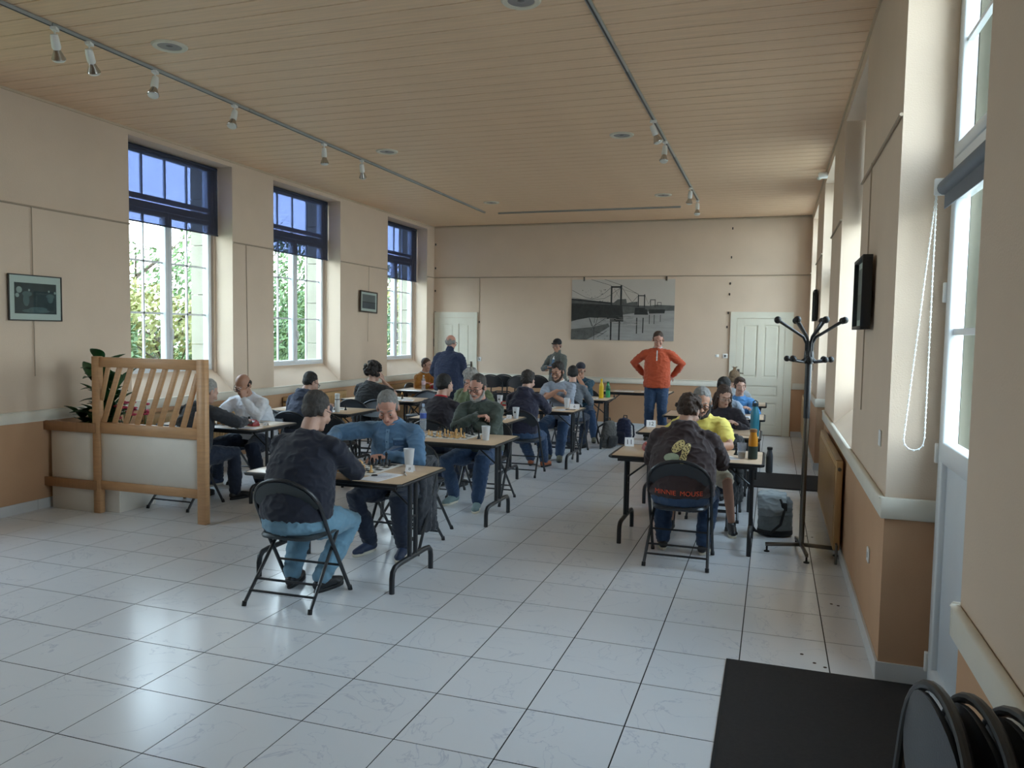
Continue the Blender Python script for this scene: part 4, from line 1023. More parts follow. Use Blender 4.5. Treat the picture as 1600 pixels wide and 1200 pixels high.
cup(-.556, 3.336, 'white cup with a little dark drink on the second table', drink=(.2, (60, 24, 34), 'dark_drink'))
cup(-.884, 5.21, 'white cup with a printed mark at the corner of the third table', logo=True)
cup(-1.64, 6.80, 'white cup beside the red clock, left of the navy hoodie', logo=True, drink=(.25, (120, 30, 30), 'red_drink'))
cup(-.683, 6.78, 'white cup by the sign in front of the grey T-shirt')
cup(1.70, 3.22, 'clear cup with amber drink beside the orange bottle', clearm, .95, (.38, (176, 132, 62), 'amber_drink'))
def pbottle(nm, x, y, r, h, body, cap, label, cat='bottle', neck=.5, extra=None, rz=0, glassy=None):
    t = thing(nm, label, cat, (x, y, TZ), rz)
    MB().lathe([(r * .85, 0), (r, .006), (r, h * .62), (r * .96, h * .68), (r * neck, h * .84), (r * neck, h * .90), (r * neck * .9, h * .905)], 20).build('bottle_body', body, t)
    MB().lathe([(r * neck * 1.12, h * .895), (r * neck * 1.15, h * .90), (r * neck * 1.15, h * .985), (r * neck * .9, h)], 16).build('cap', cap, t)
    if extra: extra(t)
    return t
def lab_(r, z0, z1, m):
    return lambda t: MB().lathe([(r, z0), (r + .0008, z0 + .001), (r + .0008, z1), (r, z1 + .001)], 20).build('printed_band', m, t)
def wb(t):
    MB().lathe([(.033, .125), (.0338, .126), (.0338, .175), (.033, .176)], 20).build('printed_band', mat('blue_label', (70, 96, 176), .5), t)
    for k in range(5): MB().tube([(.0335 * math.cos(a), .0335 * math.sin(a), .02 + k * .02) for a in [2 * PI * q / 16 for q in range(16)]], .0018, 5, closed=True).build('rib', clearm, t)
pbottle('water_bottle', -1.366, 3.72, .033, .27, clearm, mat('blue_cap', (180, 200, 230), .4), 'clear water bottle with a blue label on the second table', extra=wb, neck=.38)
pbottle('steel_bottle', -.602, 8.60, .036, .30, mat('yellow_gloss', (214, 178, 28), .3), mat('yellow_gloss', (214, 178, 28), .3), 'yellow bottle on the table in front of the beanie', neck=.42)
pbottle('squash_bottle', -.535, 8.78, .036, .25, mat('green_plastic', (52, 150, 96), .35), mat('dark_green', (18, 96, 64), .4), 'green bottle right of the yellow bottle', neck=.5, extra=lambda t: MB().lathe([(.0365, .11), (.0372, .112), (.0372, .17), (.030, .19)], 20).build('green_shoulder', mat('dark_green', (18, 96, 64), .4), t))
pbottle('steel_bottle', 1.786, 3.21, .036, .245, mat('orange_gloss', (214, 144, 36), .35), mat('wood_lid', (150, 112, 80), .4), 'orange bottle with a dark lower sleeve right of the brown hoodie', neck=.72, extra=lab_(.0365, .004, .105, mat('dark_sleeve', (46, 62, 56), .5)))
pbottle('steel_bottle', 1.765, 4.72, .043, .335, mat('teal_matte', (34, 108, 128), .4), mat('navy_cap', (30, 50, 62), .4), 'tall teal bottle standing on the table with sign 12', neck=.62, extra=lambda t: MB().tube([(-.022, 0, .31), (-.022, 0, .345), (0, 0, .36), (.022, 0, .345), (.022, 0, .31)], .006, 8).build('carry_loop', mat('navy_cap', (30, 50, 62), .4), t))
pbottle('thermos', -3.05, 4.90, .030, .225, mat('off_white_steel', (214, 214, 210), .35), mat('off_white_steel', (214, 214, 210), .35), 'white thermos bottle on the table behind the white-shirt man', neck=.92, extra=lab_(.0305, .150, .158, blackp))
pbottle('water_bottle', -3.72, 8.78, .033, .25, clearm, white, 'clear water bottle left of the man in mustard', extra=lab_(.0335, .09, .15, mat('pink_label', (220, 190, 196), .5)), neck=.38)
t = pbottle('steel_bottle', 1.915, 3.46, .028, .215, mat('charcoal_bottle', (62, 68, 74), .4), blackp, 'charcoal bottle clipped to the end of the table beside the orange bottle', neck=.7); t.location.z = .60
def clock(x, y, rz, label):
    t = thing('chess_clock', label, 'chess clock', (x, y, TZ), rz)
    m = MB().prism([(-.075, -.045, 0), (-.075, .045, 0), (-.075, .028, .052), (-.075, -.002, .056), (-.075, -.042, .018)], (.15, 0, 0)); m.build('housing', red, t, bevel=.006, seg=2)
    MB().prism([(-.05, -.0405, .024), (-.05, -.010, .0525), (-.05, -.0085, .0515), (-.05, -.039, .023)], (.10, 0, 0)).build('display', mat('lcd', (120, 124, 112), .3), t, smooth=False)
    MB().box((-.06, .004, .054), (.06, .020, .062)).build('lever', mat('lever_red', (180, 60, 58), .4), t, bevel=.002)
    return t
clock(-3.10, 3.34, -.35, 'dark red chess clock on the table of the man in the white shirt')
clock(-1.50, 6.66, .1, 'red chess clock beside a cup, left of the navy hoodie')
clock(.92, 3.36, PI / 2 + .3, 'red chess clock left of the brown hoodie')
clock(-1.55, 3.42, PI / 2, 'red chess clock on the second table beside the water bottle')
ink = mat('ink', (50, 54, 64), .8)
def sheet(x, y, rz, label, W=.148, L=.21, z=TZ, lines=True, slot=0):
    t = thing('score_sheet', label, 'paper', (x, y, z + .0004 * slot), rz)
    MB().box((-W / 2, -L / 2, 0), (W / 2, L / 2, .0006)).build('paper_sheet', paper, t, smooth=False)
    if lines:
        m = MB()
        for k in range(14): m.box((-W / 2 + .012, L / 2 - .03 - k * .0115, .0006), (W / 2 - .012 - (k * 37 % 5) * .006, L / 2 - .0288 - k * .0115, .0009))
        m.build('printed_lines', mat('pale_ink', (170, 172, 186), .8), t, smooth=False)
    return t
sheet(-.56, 1.33, -.15, 'score sheet at the near edge of the nearest table', .17, .30)
sheet(-.66, 6.46, -.4, 'score sheet in front of the man in the grey T-shirt')
sheet(-.72, 8.52, .2, 'score sheet near the yellow bottle', .17, .26)
sheet(-3.02, 3.16, PI / 2 + .1, 'score sheet at the near edge of the white-shirt man\'s table', .16, .26)
sheet(-3.15, 4.86, .2, 'score sheet under the white thermos'); sheet(-3.03, 6.78, .3, 'score sheet on the table of the curly-haired person', .17, .24)
sheet(1.60, 3.20, .5, 'score sheet beside the clear amber cup', .12, .20); sheet(1.50, 3.34, -.2, 'score sheet right of the brown hoodie\'s elbow')
sheet(1.58, 6.62, .1, 'score sheet in front of the boy in blue', .2, .3); sheet(1.52, 8.60, .2, 'score sheet on the farthest right table', .2, .3)
sheet(-.55, 10.28, PI / 2, 'white paper on the left part of the far-wall table', .2, .35); sheet(-.10, 10.30, PI / 2, 'white paper behind the man in orange on the far-wall table', .2, .3)
sheet(-1.03, 5.10, .2, 'score sheet near the cup on the third table', .13, .18)
def pen(x, y, rz, label, m=blackp, z=TZ):
    t = thing('pen', label, 'pen', (x, y, z + .005), rz)
    MB().tube([(-.062, 0, 0), (.055, 0, 0), (.070, 0, 0)], [.0042, .0045, .001], 8).build('barrel', m, t)
    MB().tube([(-.066, 0, 0), (-.025, 0, 0)], .0052, 8).box((-.06, -.001, .004), (-.03, .001, .007)).build('pen_cap', blackp, t); return t
pen(-.575, 1.36, .5, 'pen lying on the score sheet of the nearest table', mat('clear_pen', (210, 210, 214), .3), TZ + .0012); pen(-.452, 1.48, -1.0, 'white and black pen beside the small table sign', white)
pen(-1.02, 5.02, .8, 'dark pen at the near edge of the third table'); pen(-.56, 6.50, .2, 'dark pen in front of the grey T-shirt'); pen(1.60, 6.50, 2.9, 'pen on the table of the boy in blue')
pen(-.62, 8.80, .2, 'dark pen between the yellow and green bottles'); pen(1.60, 8.55, .3, 'pen on the farthest right table', mat('blue_pen', (60, 80, 150), .4)); pen(1.55, 4.80, 2.6, 'pen on the table with sign 12')
def sign(x, y, rz, txt, label, W=.075, h=.055):
    t = thing('table_sign', label, 'sign', (x, y, TZ), rz)
    MB().prism([(-W / 2, -.024, 0), (-W / 2, -.023, 0), (-W / 2, 0, h), (-W / 2, .023, 0), (-W / 2, .024, 0), (-W / 2, 0, h + .001)], (W, 0, 0)).build('card', paper, t, smooth=False)
    me = text_mesh(txt, h * .85); me.materials.append(ink); o = link('printed_number', me, t); o.location = (0, -.0125, h * .47); o.rotation_euler = (math.atan2(h, .024), 0, 0)
    return t
sign(-.475, 1.60, .1, '8', 'small white numbered card on the nearest table', .062, .045)
sign(.730, 3.53, .25, '11', 'white card reading 11 at the left end of the brown-hoodie table', .08, .075)
sign(.690, 5.10, .15, '12', 'white card reading 12 on the table behind', .10, .07)
sign(-.955, 5.18, .2, '7', 'white card beside the cup on the third table', .06, .04); sign(-.55, 6.68, .1, '6', 'white card in front of the man in the grey T-shirt', .13, .065)
sign(-2.98, 3.40, .1, '2', 'small white card right of the dark red clock', .05, .03)

# ------------------------------------------------------------------ coat stand
t = thing('coat_stand', 'tall black and chrome coat stand with knobbed arms, beside the radiator', 'coat stand', (2.18, 3.24, 0))
MB().tube([(0, 0, .06), (0, 0, 1.10)], .021, 14).build('lower_pole', dchrome, t); MB().tube([(0, 0, 1.09), (0, 0, 1.70)], .025, 14).build('upper_pole', blackm, t)
for a in (PI + .12, .12 + 0, -PI / 2 + .12, PI / 2 + .12):
    c, s = math.cos(a), math.sin(a); o = MB().beam((c * .02, s * .02, .075), (c * .275, s * .275, .060), .022, .030).build('base_arm', dchrome, t, bevel=.003)
    MB().lathe([(.022, 0), (.022, .008), (.008, .014), (.008, .05)], 12, (c * .262, s * .262, 0)).build('foot_pad', blackp, o)
for k in range(8):
    a = PI / 8 + k * PI / 4; c, s = math.cos(a), math.sin(a)
    o = MB().tube([(c * .022, s * .022, 1.54), (c * .024, s * .024, 1.68), (c * .05, s * .05, 1.73), (c * .25, s * .25, 1.855)], .011, 10).build('upper_arm', blackm, t)
    MB().ball((c * .262, s * .262, 1.862), .027, 14).build('knob', blackp, o)
for k in range(8):
    a = k * PI / 4; c, s = math.cos(a), math.sin(a)
    o = MB().tube([(c * .024, s * .024, 1.62), (c * .03, s * .03, 1.56), (c * .06, s * .06, 1.535), (c * .13, s * .13, 1.545), (c * .15, s * .15, 1.553)], .010, 10).build('lower_arm', blackm, t)
    MB().ball((c * .162, s * .162, 1.558), .024, 14).build('knob', blackp, o)
MB().lathe([(.03, 1.52), (.034, 1.525), (.034, 1.55), (.028, 1.56)], 16).build('collar', blackm, t)

# ------------------------------------------------------------------ remeshed solids
TMP = bpy.data.scenes.new('build')
PROF = {}
def solid(name, mb, m, parent, vox, it=3, amp=0.0, nsc=9.0, seed=0, fac=.5):
    me = bpy.data.meshes.new(name); me.from_pydata(mb.v, [], mb.f)
    bm = bmesh.new(); bm.from_mesh(me); bmesh.ops.recalc_face_normals(bm, faces=bm.faces); bm.to_mesh(me); bm.free()
    o = bpy.data.objects.new(name, me); TMP.collection.objects.link(o)
    r = o.modifiers.new('r', 'REMESH'); r.mode = 'VOXEL'; r.voxel_size = vox; r.adaptivity = 0; r.use_smooth_shade = True
    s = o.modifiers.new('s', 'SMOOTH'); s.factor = fac; s.iterations = it
    dg = TMP.view_layers[0].depsgraph; TMP.view_layers[0].update(); dg = TMP.view_layers[0].depsgraph
    me2 = bpy.data.meshes.new_from_object(o.evaluated_get(dg)); bpy.data.objects.remove(o); bpy.data.meshes.remove(me)
    me2.name = name; me2.materials.clear(); me2.materials.append(m)
    if amp:
        off = Vector((seed * 3.1, seed * 1.7, 0))
        n = len(me2.vertices); co = [0.0] * (3 * n); me2.vertices.foreach_get('co', co)
        no = [0.0] * (3 * n); me2.vertex_normals.foreach_get('vector', no)
        for i in range(0, 3 * n, 3):
            p = Vector((co[i], co[i + 1], co[i + 2])) * nsc + off
            d = (noise.noise(p) + .5 * noise.noise(p * 2.3) + ((1.6 * (1 - abs(noise.noise(Vector((p.x, p.y, p.z * 1.7)) * 1.25 + Vector((5, 9, 2)))) * 2.2) ** 3) - .5 if nsc < 20 else 0)) * amp
            co[i] += no[i] * d; co[i + 1] += no[i + 1] * d; co[i + 2] += no[i + 2] * d
        me2.vertices.foreach_set('co', co)
    me2.polygons.foreach_set('use_smooth', [True] * len(me2.polygons)); me2.update()
    return link(name, me2, parent)

def cloth(name, c, rough=.85, var=.06):
    return mat(name, c, rough, var=var, vs=16, bump=.10, bs=420, sheen=.15)
SK = {'fair': mat('skin_fair', (194, 154, 136), .5, var=.05, vs=18), 'tan': mat('skin_tan', (176, 132, 110), .5, var=.06, vs=18), 'red': mat('skin_ruddy', (192, 142, 124), .5, var=.08, vs=18)}
HR = {k: mat('hair_' + k, c, .6, var=.25, vs=60, bump=.6, bs=220) for k, c in {'black': (24, 21, 21), 'dark': (42, 35, 32), 'brown': (64, 46, 36), 'greydark': (62, 58, 56), 'grey': (128, 126, 124), 'silver': (156, 154, 150), 'blonde': (134, 112, 88)}.items()}
eyem = mat('eye_white', (176, 166, 158), .3); irism = mat('iris_dark', (40, 30, 26), .3); lipm = mat('lips', (160, 92, 84), .5)

def ik(S, W, l1, l2, pole):
    v = W - S; d = v.length; mx = (l1 + l2) * .995
    if d > mx: W = S + v * (mx / d); v = W - S; d = mx
    if d < abs(l1 - l2) + .02: d = abs(l1 - l2) + .02
    a = (l1 * l1 - l2 * l2 + d * d) / (2 * d); h = math.sqrt(max(0, l1 * l1 - a * a)); u = v.normalized()
    p = pole - u * pole.dot(u)
    if p.length < 1e-4: p = Vector((0, -1, 0))
    return S + u * a + p.normalized() * h, W

def hand(m, W, d, n, side, curl=.5, s=1.0):
    d = d.normalized(); n = (n - d * n.dot(d)).normalized(); t = d.cross(n) * side; t.normalize()
    ks = [(.030, .088, .070), (.010, .092, .078), (-.011, .089, .072), (-.031, .080, .056)]
    for i, (sx, kx, fl) in enumerate(ks):
        K = W + d * kx * s + t * sx * s; m.limb([W + t * sx * .5 * s, K], [.015 * s, .0125 * s], 8)
        dd = (d + t * sx * 3.2).normalized(); c1 = curl * (.9 + .1 * i)
        d1 = (dd * math.cos(c1) + n * math.sin(c1)); d2 = (dd * math.cos(c1 * 2) + n * math.sin(c1 * 2))
        A = K + d1 * fl * .5 * s; B = A + d2 * fl * .5 * s; m.limb([K, A, B], [.0098 * s, .009 * s, .0075 * s], 8)
    A = W + d * .025 * s + t * .024 * s; B = A + (d * .55 + t * .75 + n * .2).normalized() * .045 * s; Cc = B + (d * .9 + t * .25 + n * .3).normalized() * .032 * s
    m.limb([A, B, Cc], [.0145 * s, .0115 * s, .009 * s], 8)

def person(label, x, y, yaw, lean=12, s=1.0, fat=1.0, skin='fair', top=None, sleeve='long', pants=None, shoes=None, head=(15, 0, 0), hands=None, poles=None,
           feet=None, stand=False, hair='short', hc='dark', glasses=None, beard=None, face=False, hood=None, collar=None, vb=.009, vc=.011, curl=.5, side_lean=0, pn=None, hatm=None, sole=None, twist=0, puff=1.0, shorts=False, seat=.535, topname='sweater', hd=None, neck=1.0, socks=None, legm=None):
    t = thing('person', label, 'person', (x, y, 0), yaw); t.scale = (s, s, s); t['category'] = 'person'
    cs, sn = math.cos(-yaw), math.sin(-yaw)
    def loc(p):
        dx, dy = p[0] - x, p[1] - y; return Vector((dx * cs - dy * sn, dx * sn + dy * cs, p[2])) / s
    X = Vector((1, 0, 0))
    def dr(a): a = R(a); return Vector((math.sin(R(side_lean)), math.sin(a), math.cos(a))).normalized()
    z0 = .93 if stand else seat
    P0 = Vector((0, 0, z0)); P1 = P0 + dr(lean * .5) * .17; P2 = P1 + dr(lean * .95) * .17; P3 = P2 + dr(lean * 1.25) * .145; N = P3 + dr(lean * 1.3) * .055
    tw = Matrix.Rotation(R(twist), 3, 'Z'); XS = tw @ X
    sh = [P3 - dr(lean) * .018 + XS * (k * .172 * (1 + (fat - 1) * .6)) for k in (-1, 1)]   # left = -1? right side = +X
    pit, hy, ro = head
    HR3 = (Matrix.Rotation(R(hy), 3, 'Z') @ Matrix.Rotation(R(-pit), 3, 'X') @ Matrix.Rotation(R(ro), 3, 'Y'))
    ne = N + dr(lean * 1.1 + pit * .35) * .065 * neck
    HC = ne + HR3 @ Vector((0, .018, .088)); HM = Matrix.Translation(HC) @ HR3.to_4x4() @ Matrix.Scale(1.07, 4)
    Hp = lambda *p: HM @ Vector(p)
    b = MB()
    # torso + neck (skin layer)
    q = .010
    b.loft([P0 - Vector((0, 0, .07)), P0, P1, P2, P3, N + dr(lean) * .01], [.13, .160 * fat - q, .145 * fat - q, .165 * fat - q, .150, .062], [.09, .115 * fat - q, .105 * fat - q, .115 * fat - q, .088, .06], [X, X, X, XS, XS, XS], 18)
    b.limb([N - dr(lean) * .03, ne, ne + (HC - ne) * .5], [.064, .056, .054], 14)
    # head
    def hb(c, r, n=16): b.ball(HM @ Vector(c), r, n, HR3)
    hb((0, -.014, .036), (.077, .098, .086), 20); hb((0, .028, -.018), (.064, .066, .088), 18); hb((0, .046, -.072), (.046, .048, .036), 14)
    b.limb([Hp(0, .086, .018), Hp(0, .104, -.010), Hp(0, .113, -.028)], [.009, .011, .0145], 8); hb((.012, .098, -.032), (.010, .012, .008), 8); hb((-.012, .098, -.032), (.010, .012, .008), 8)
    b.limb([Hp(-.036, .078, .028), Hp(0, .089, .026), Hp(.036, .078, .028)], [.011, .012, .011], 8)
    for k in (-1, 1):
        hb((k * .078, -.006, -.004), (.010, .021, .032), 10); hb((k * .040, .062, -.022), (.024, .030, .026), 10)
        hb((k * .031, .0765, .0105), (.0165, .0125, .0085), 10); hb((k * .031, .072, -.010), (.016, .013, .006), 10)
    hb((0, .088, -.052), (.022, .012, .010), 8); hb((0, .085, -.084), (.020, .016, .016), 8)
    # arms
    hw = hands or [None, None]; A_ = []
    for k in (0, 1):
        sd = -1 if k == 0 else 1
        if hw[k] is None: W = Vector((sd * .24, .10, z0 - .05)) if stand else Vector((sd * .16, .34, z0 + .14))
        else:
            W = loc(hw[k])
        pole = (Vector(poles[k]) if poles and poles[k] else Vector((sd * .5, -.45, -.7)))
        E_, W = ik(sh[k], W, .285, .255, pole); A_.append((sh[k], E_, W))
        b.limb([N - dr(lean) * .03, sh[k]], [.050, .048], 10); b.limb([sh[k] - XS * sd * .03, sh[k] + (E_ - sh[k]) * .5, E_, E_ + (W - E_) * .4, W], [.050, .047, .041, .039, .028], 12)
        hdv = (W - E_).normalized()
        if hd and hd[k]: hdv = Vector(hd[k])
        nn = Vector(pn[k]) if pn and pn[k] else Vector((0, .0, -1)) - X * sd * .25
        hand(b, W + hdv * .01, hdv, nn, 1 if sd > 0 else -1, curl)
    # legs
    Lg = []
    for k in (0, 1):
        sd = -1 if k == 0 else 1
        if feet and feet[k] is not None: F_ = loc((feet[k][0], feet[k][1], 0)); F_.z = 0
        else: F_ = Vector((sd * .11, .40 if not stand else .02, 0))
        An = Vector((F_.x, F_.y, .09)); Hj = Vector((sd * .088, .0, z0 - .02 if not stand else z0 - .03))
        pole = Vector((sd * .25, 1, .9)) if not stand else Vector((0, 1, 0))
        K_, An = ik(Hj, An, .43, .42, pole); Lg.append((Hj, K_, An))
        b.limb([Hj, Hj + (K_ - Hj) * .5, K_, K_ + (An - K_) * .35, An, Vector((An.x, An.y + .015, An.z - .02))], [.075, .066, .048, .046, .032, .028], 12)
    solid('body', b, SK[skin], t, vb, 3)
    # top
    c = MB(); f2 = fat * puff
    bz = -.075 if stand else .012
    bot = P0 + Vector((0, -.004, bz)); ft_ = 1 + (f2 - 1) * 1.25
    c.loft([bot - Vector((0, 0, .012)), bot, P0 + Vector((0, 0, bz + .05)), P1 + (P2 - P1) * .1, P2, P3 - dr(lean) * .02, P3 + dr(lean) * .03, N + dr(lean) * .018], [.178 * f2, .196 * f2, .196 * f2, .184 * ft_, .188 * f2, .170 * f2 ** .5, .115, .074], [.152 * f2, .170 * f2, .168 * f2, .152 * ft_, .138 * f2, .108 * f2 ** .5, .084, .066], [X, X, X, X, XS, XS, XS, XS], 24)
    for k in (0, 1): c.limb([N - dr(lean) * .035, sh[k] - dr(lean) * .004], [.062, .062 * puff], 12)
    for k in (0, 1):
        S_, E_, W = A_[k]; sd = -1 if k == 0 else 1; pf = puff
        if sleeve == 'long': af = pf * (1 + (fat - 1) * .45); c.limb([S_ - XS * sd * .03, S_ + (E_ - S_) * .15, S_ + (E_ - S_) * .5, E_, E_ + (W - E_) * .5, W - (W - E_).normalized() * .012], [.064 * pf, .068 * af, .066 * af, .060 * af, .054 * af, .042 * pf], 14)
        else: c.limb([S_ - XS * sd * .03, S_ + (E_ - S_) * .2, S_ + (E_ - S_) * .66], [.064 * pf, .069 * pf, .068 * pf], 14)
    if hood:
        # loose hood lying on the upper back
        bk = Vector((0, -1, 0)); c.limb([N + XS * .085 + Vector((0, .05, .0)), N + bk * .02 + XS * .085 + Vector((0, 0, .02)), N + bk * .065 + XS * .05 + Vector((0, 0, .03)), N + bk * .08 + Vector((0, 0, .02)), N + bk * .065 - XS * .05 + Vector((0, 0, .03)), N + bk * .02 - XS * .085 + Vector((0, 0, .02)), N - XS * .085 + Vector((0, .05, 0))], [.024, .034, .044, .050, .044, .034, .024], 12)
        c.ball(N + bk * .095 + Vector((0, 0, -.045)), (.115, .062, .085), 14)
    if collar == 'high': c.limb([N - dr(lean) * .01, N + dr(lean) * .045], [.070, .066], 14)
    solid(topname, c, top, t, vc, 3, .0055, 11, seed=len(label))
    if collar and collar != 'high':
        m = MB(); ring = []
        for k in range(18):
            a = 2 * PI * k / 18; ring.append(N + dr(lean) * (.022 - .018 * math.cos(a)) + XS * math.sin(a) * .066 + Vector((0, math.cos(a) * .064, 0)))
        m.tube(ring, .0105, 8, closed=True); m.build('collar', collar, t)
    # trousers
    p = MB()
    p.loft([P0 + Vector((0, -.01, -.095)), P0 + Vector((0, -.012, -.05)), P0 + Vector((0, -.012, 0)), P0 + Vector((0, -.006, .06)), P0 + Vector((0, 0, .09))], [.135 * fat, .176 * fat, .182 * fat, .174 * fat, .15 * fat], [.11 * fat, .150 * fat, .156 * fat, .146 * fat, .12 * fat], X, 20)
    if stand: p.ball(P0 + Vector((0, 0, -.09)), (.155 * fat, .125 * fat, .12), 16)
    for k in (0, 1):
        Hj, K_, An = Lg[k]; lf = min(1.25, fat)
        if shorts: p.limb([Hj, Hj + (K_ - Hj) * .5, Hj + (K_ - Hj) * .86], [.094 * lf, .088, .080], 14)
        else: p.limb([Hj, Hj + (K_ - Hj) * .5, K_, K_ + (An - K_) * .5, An + Vector((0, 0, .012))], [.098 * lf, .092 * lf, .076 * lf ** .5, .072 * lf ** .5, .062], 14)
    solid('trousers', p, pants, t, vc, 3, .0045, 12, seed=len(label) + 3)
    # shoes
    for k in (0, 1):
        Hj, K_, An = Lg[k]; sd = -1 if k == 0 else 1; d = Vector((sd * .22, 1, 0)).normalized(); r_ = Vector((d.y, -d.x, 0)); o_ = Vector((An.x, An.y, 0))
        if An.z > .12:
            o_ = Vector((An.x, An.y, An.z - .09))
        m = MB(); U = Vector((0, 0, 1))
        m.limb([o_ + d * -.035 + U * .05, o_ + d * .03 + U * .052, o_ + d * .11 + U * .042, o_ + d * .17 + U * .036], [.038, .042, .036, .027], 12); m.limb([o_ + U * .06, o_ + U * .09], [.040, .040], 10)
        m.ball(o_ + d * .13 + U * .034, (.044, .044, .028), 12)
        so = solid('shoe', m, shoes, t, .008, 2)
        m = MB(); pts = []
        for q_ in range(18):
            a = 2 * PI * q_ / 18; u = math.cos(a); w_ = .036 + .012 * max(0, u); pts.append(o_ + d * (.065 + .135 * u) + r_ * math.sin(a) * w_ + U * .001)
        m.prism(pts, (0, 0, .022)); m.build('sole', sole or blackp, so, bevel=.003)
    # hair
    h = MB()
    def hh(c_, r, n=14): h.ball(HM @ Vector(c_), r, n, HR3)
    rr = random.Random(len(label)); amp = .004
    if hair in ('short', 'thick', 'long', 'bun', 'topknot', 'wavy', 'pony'):
        k = {'thick': 1.06, 'wavy': 1.12, 'long': 1.04}.get(hair, 1.0)
        hh((0, -.026, .054), (.0815 * k, .096 * k, .083 * k), 18); hh((0, -.050, .004), (.074 * k, .056 * k, .066), 14)
        for sd in (-1, 1): hh((sd * .060, -.022, .012), (.024 * k, .050 * k, .046), 10)
    if hair == 'thick': hh((0, .02, .105), (.062, .06, .03), 12); amp = .008
    if hair == 'wavy':
        for k in range(34):
            a = rr.uniform(0, 2 * PI); e = rr.uniform(-.5, 1.3); hh((.082 * math.cos(a) * math.cos(e), -.022 + .095 * math.sin(a) * math.cos(e) if math.sin(a) < .45 or e > .6 else -.02, .045 + .085 * math.sin(e)), (.026, .026, .024), 7)
        amp = .008
    if hair == 'curly':
        hh((0, -.03, .045), (.100, .105, .098), 16)
        for k in range(120):
            a = rr.uniform(0, 2 * PI); e = rr.uniform(-.9, 1.5); yy = -.03 + .115 * math.sin(a) * math.cos(e)
            if yy > .045 and e < .7: continue
            hh((.112 * math.cos(a) * math.cos(e), yy, .045 + .108 * math.sin(e)), (.024, .024, .024), 7)
        amp = .006
    if hair == 'ring':
        hh((0, -.070, -.004), (.066, .036, .056), 14); hh((0, -.072, .03), (.055, .035, .05), 12)
        for sd in (-1, 1): hh((sd * .064, -.026, .010), (.018, .052, .036), 12)
        amp = .002
    if hair == 'long':
        Bk = N + Vector((0, -.06, 0))
        for q_ in range(7):
            u = (q_ - 3) / 3; h.limb([Hp(u * .06, -.07, .0), Hp(u * .075, -.085, -.09), N + XS * u * .10 + Vector((0, -.085, -.10)), N + XS * u * .09 + Vector((0, -.10, -.22)) - dr(lean) * .05], [.032, .032, .030, .018], 8)
        for sd in (-1, 1): h.limb([Hp(sd * .072, .0, .03), Hp(sd * .082, .0, -.08), N + XS * sd * .10 + Vector((0, .0, -.06))], [.02, .024, .022], 8)
        amp = .006
    if hair == 'topknot':
        hh((0, -.03, .145), (.027, .027, .024), 10)
        for q_ in range(7): a = q_ * .9; h.limb([Hp(0, -.03, .155), Hp(.05 * math.cos(a), -.03 + .05 * math.sin(a), .175)], [.012, .005], 6)
    if hair == 'bun': hh((0, -.12, .02), (.042, .036, .042), 12)
    if hair in ('cap', 'beanie'):
        hh((0, -.055, -.004), (.070, .050, .06), 12)
        for sd in (-1, 1): hh((sd * .062, -.02, .0), (.018, .045, .035), 10)
        solid('hair', h, HR[hc], t, vb * .9, 2, .003, 45)
        h = MB()
        hh((0, -.016, .058), (.087, .104, .083), 20) if hair == 'cap' else hh((0, -.018, .060), (.085, .103, .080), 20)
        if hair == 'cap': h.loft([Hp(0, .06, .055), Hp(0, .10, .058), Hp(0, .150, .046), Hp(0, .165, .042)], [.072, .074, .052, .02], [.008, .007, .006, .004], HR3 @ Vector((1, 0, 0)), 16)
        solid('cap' if hair == 'cap' else 'beanie', h, hatm, t, .0065, 2)
    elif h.v: solid('hair', h, HR[hc], t, vb * .85, 2, amp, 45)
    if beard:
        m = MB(); pts = [(.068, .0, -.02), (.062, .03, -.062), (.040, .066, -.092), (0, .082, -.102), (-.040, .066, -.092), (-.062, .03, -.062), (-.068, .0, -.02)]
        m.limb([Hp(*q_) for q_ in pts], [.012, .017, .021, .024, .021, .017, .012], 10); m.limb([Hp(-.028, .086, -.052), Hp(0, .102, -.040), Hp(.028, .086, -.052)], [.008, .010, .008], 8)
        solid('beard', m, HR[beard], t, .006, 1, .003, 60)
    if face:
        for sd in (-1, 1):
            e = MB().ball(Hp(sd * .031, .0762, .0), .0118, 12).build('eye', eyem, t); MB().ball(Hp(sd * .031, .0862, -.003), (.0058, .0042, .0050), 8, HR3).build('iris', irism, e)
            MB().limb([Hp(sd * .016, .097, .034), Hp(sd * .034, .093, .039), Hp(sd * .050, .078, .032)], [.003, .0045, .003], 6).build('eyebrow', HR[hc if hair != 'ring' else 'greydark'], t)
        MB().ball(Hp(0, .099, -.053), (.020, .004, .0055), 10, HR3).build('lips', lipm, t)
    if glasses:
        m = MB()
        for sd in (-1, 1):
            m.tube([Hp(sd * .034 + .024 * math.cos(a), .106 - .012 * abs(math.cos(a) * .5 + sd * .5 * math.cos(a)), .004 + .017 * math.sin(a)) for a in [2 * PI * k / 14 for k in range(14)]], .0027, 6, closed=True)
            m.tube([Hp(sd * .058, .098, .010), Hp(sd * .080, .04, .012), Hp(sd * .084, -.01, .010)], .0024, 6)
        m.tube([Hp(-.010, .110, .008), Hp(.010, .110, .008)], .0026, 6); m.build('glasses', mat('glasses_' + glasses, {'black': (18, 18, 20), 'steel': (110, 110, 112), 'tort': (80, 48, 34)}[glasses], .3), t)
    return t, dict(P0=P0, P1=P1, P2=P2, P3=P3, N=N, HM=HM, arms=A_, legs=Lg, sh=sh)

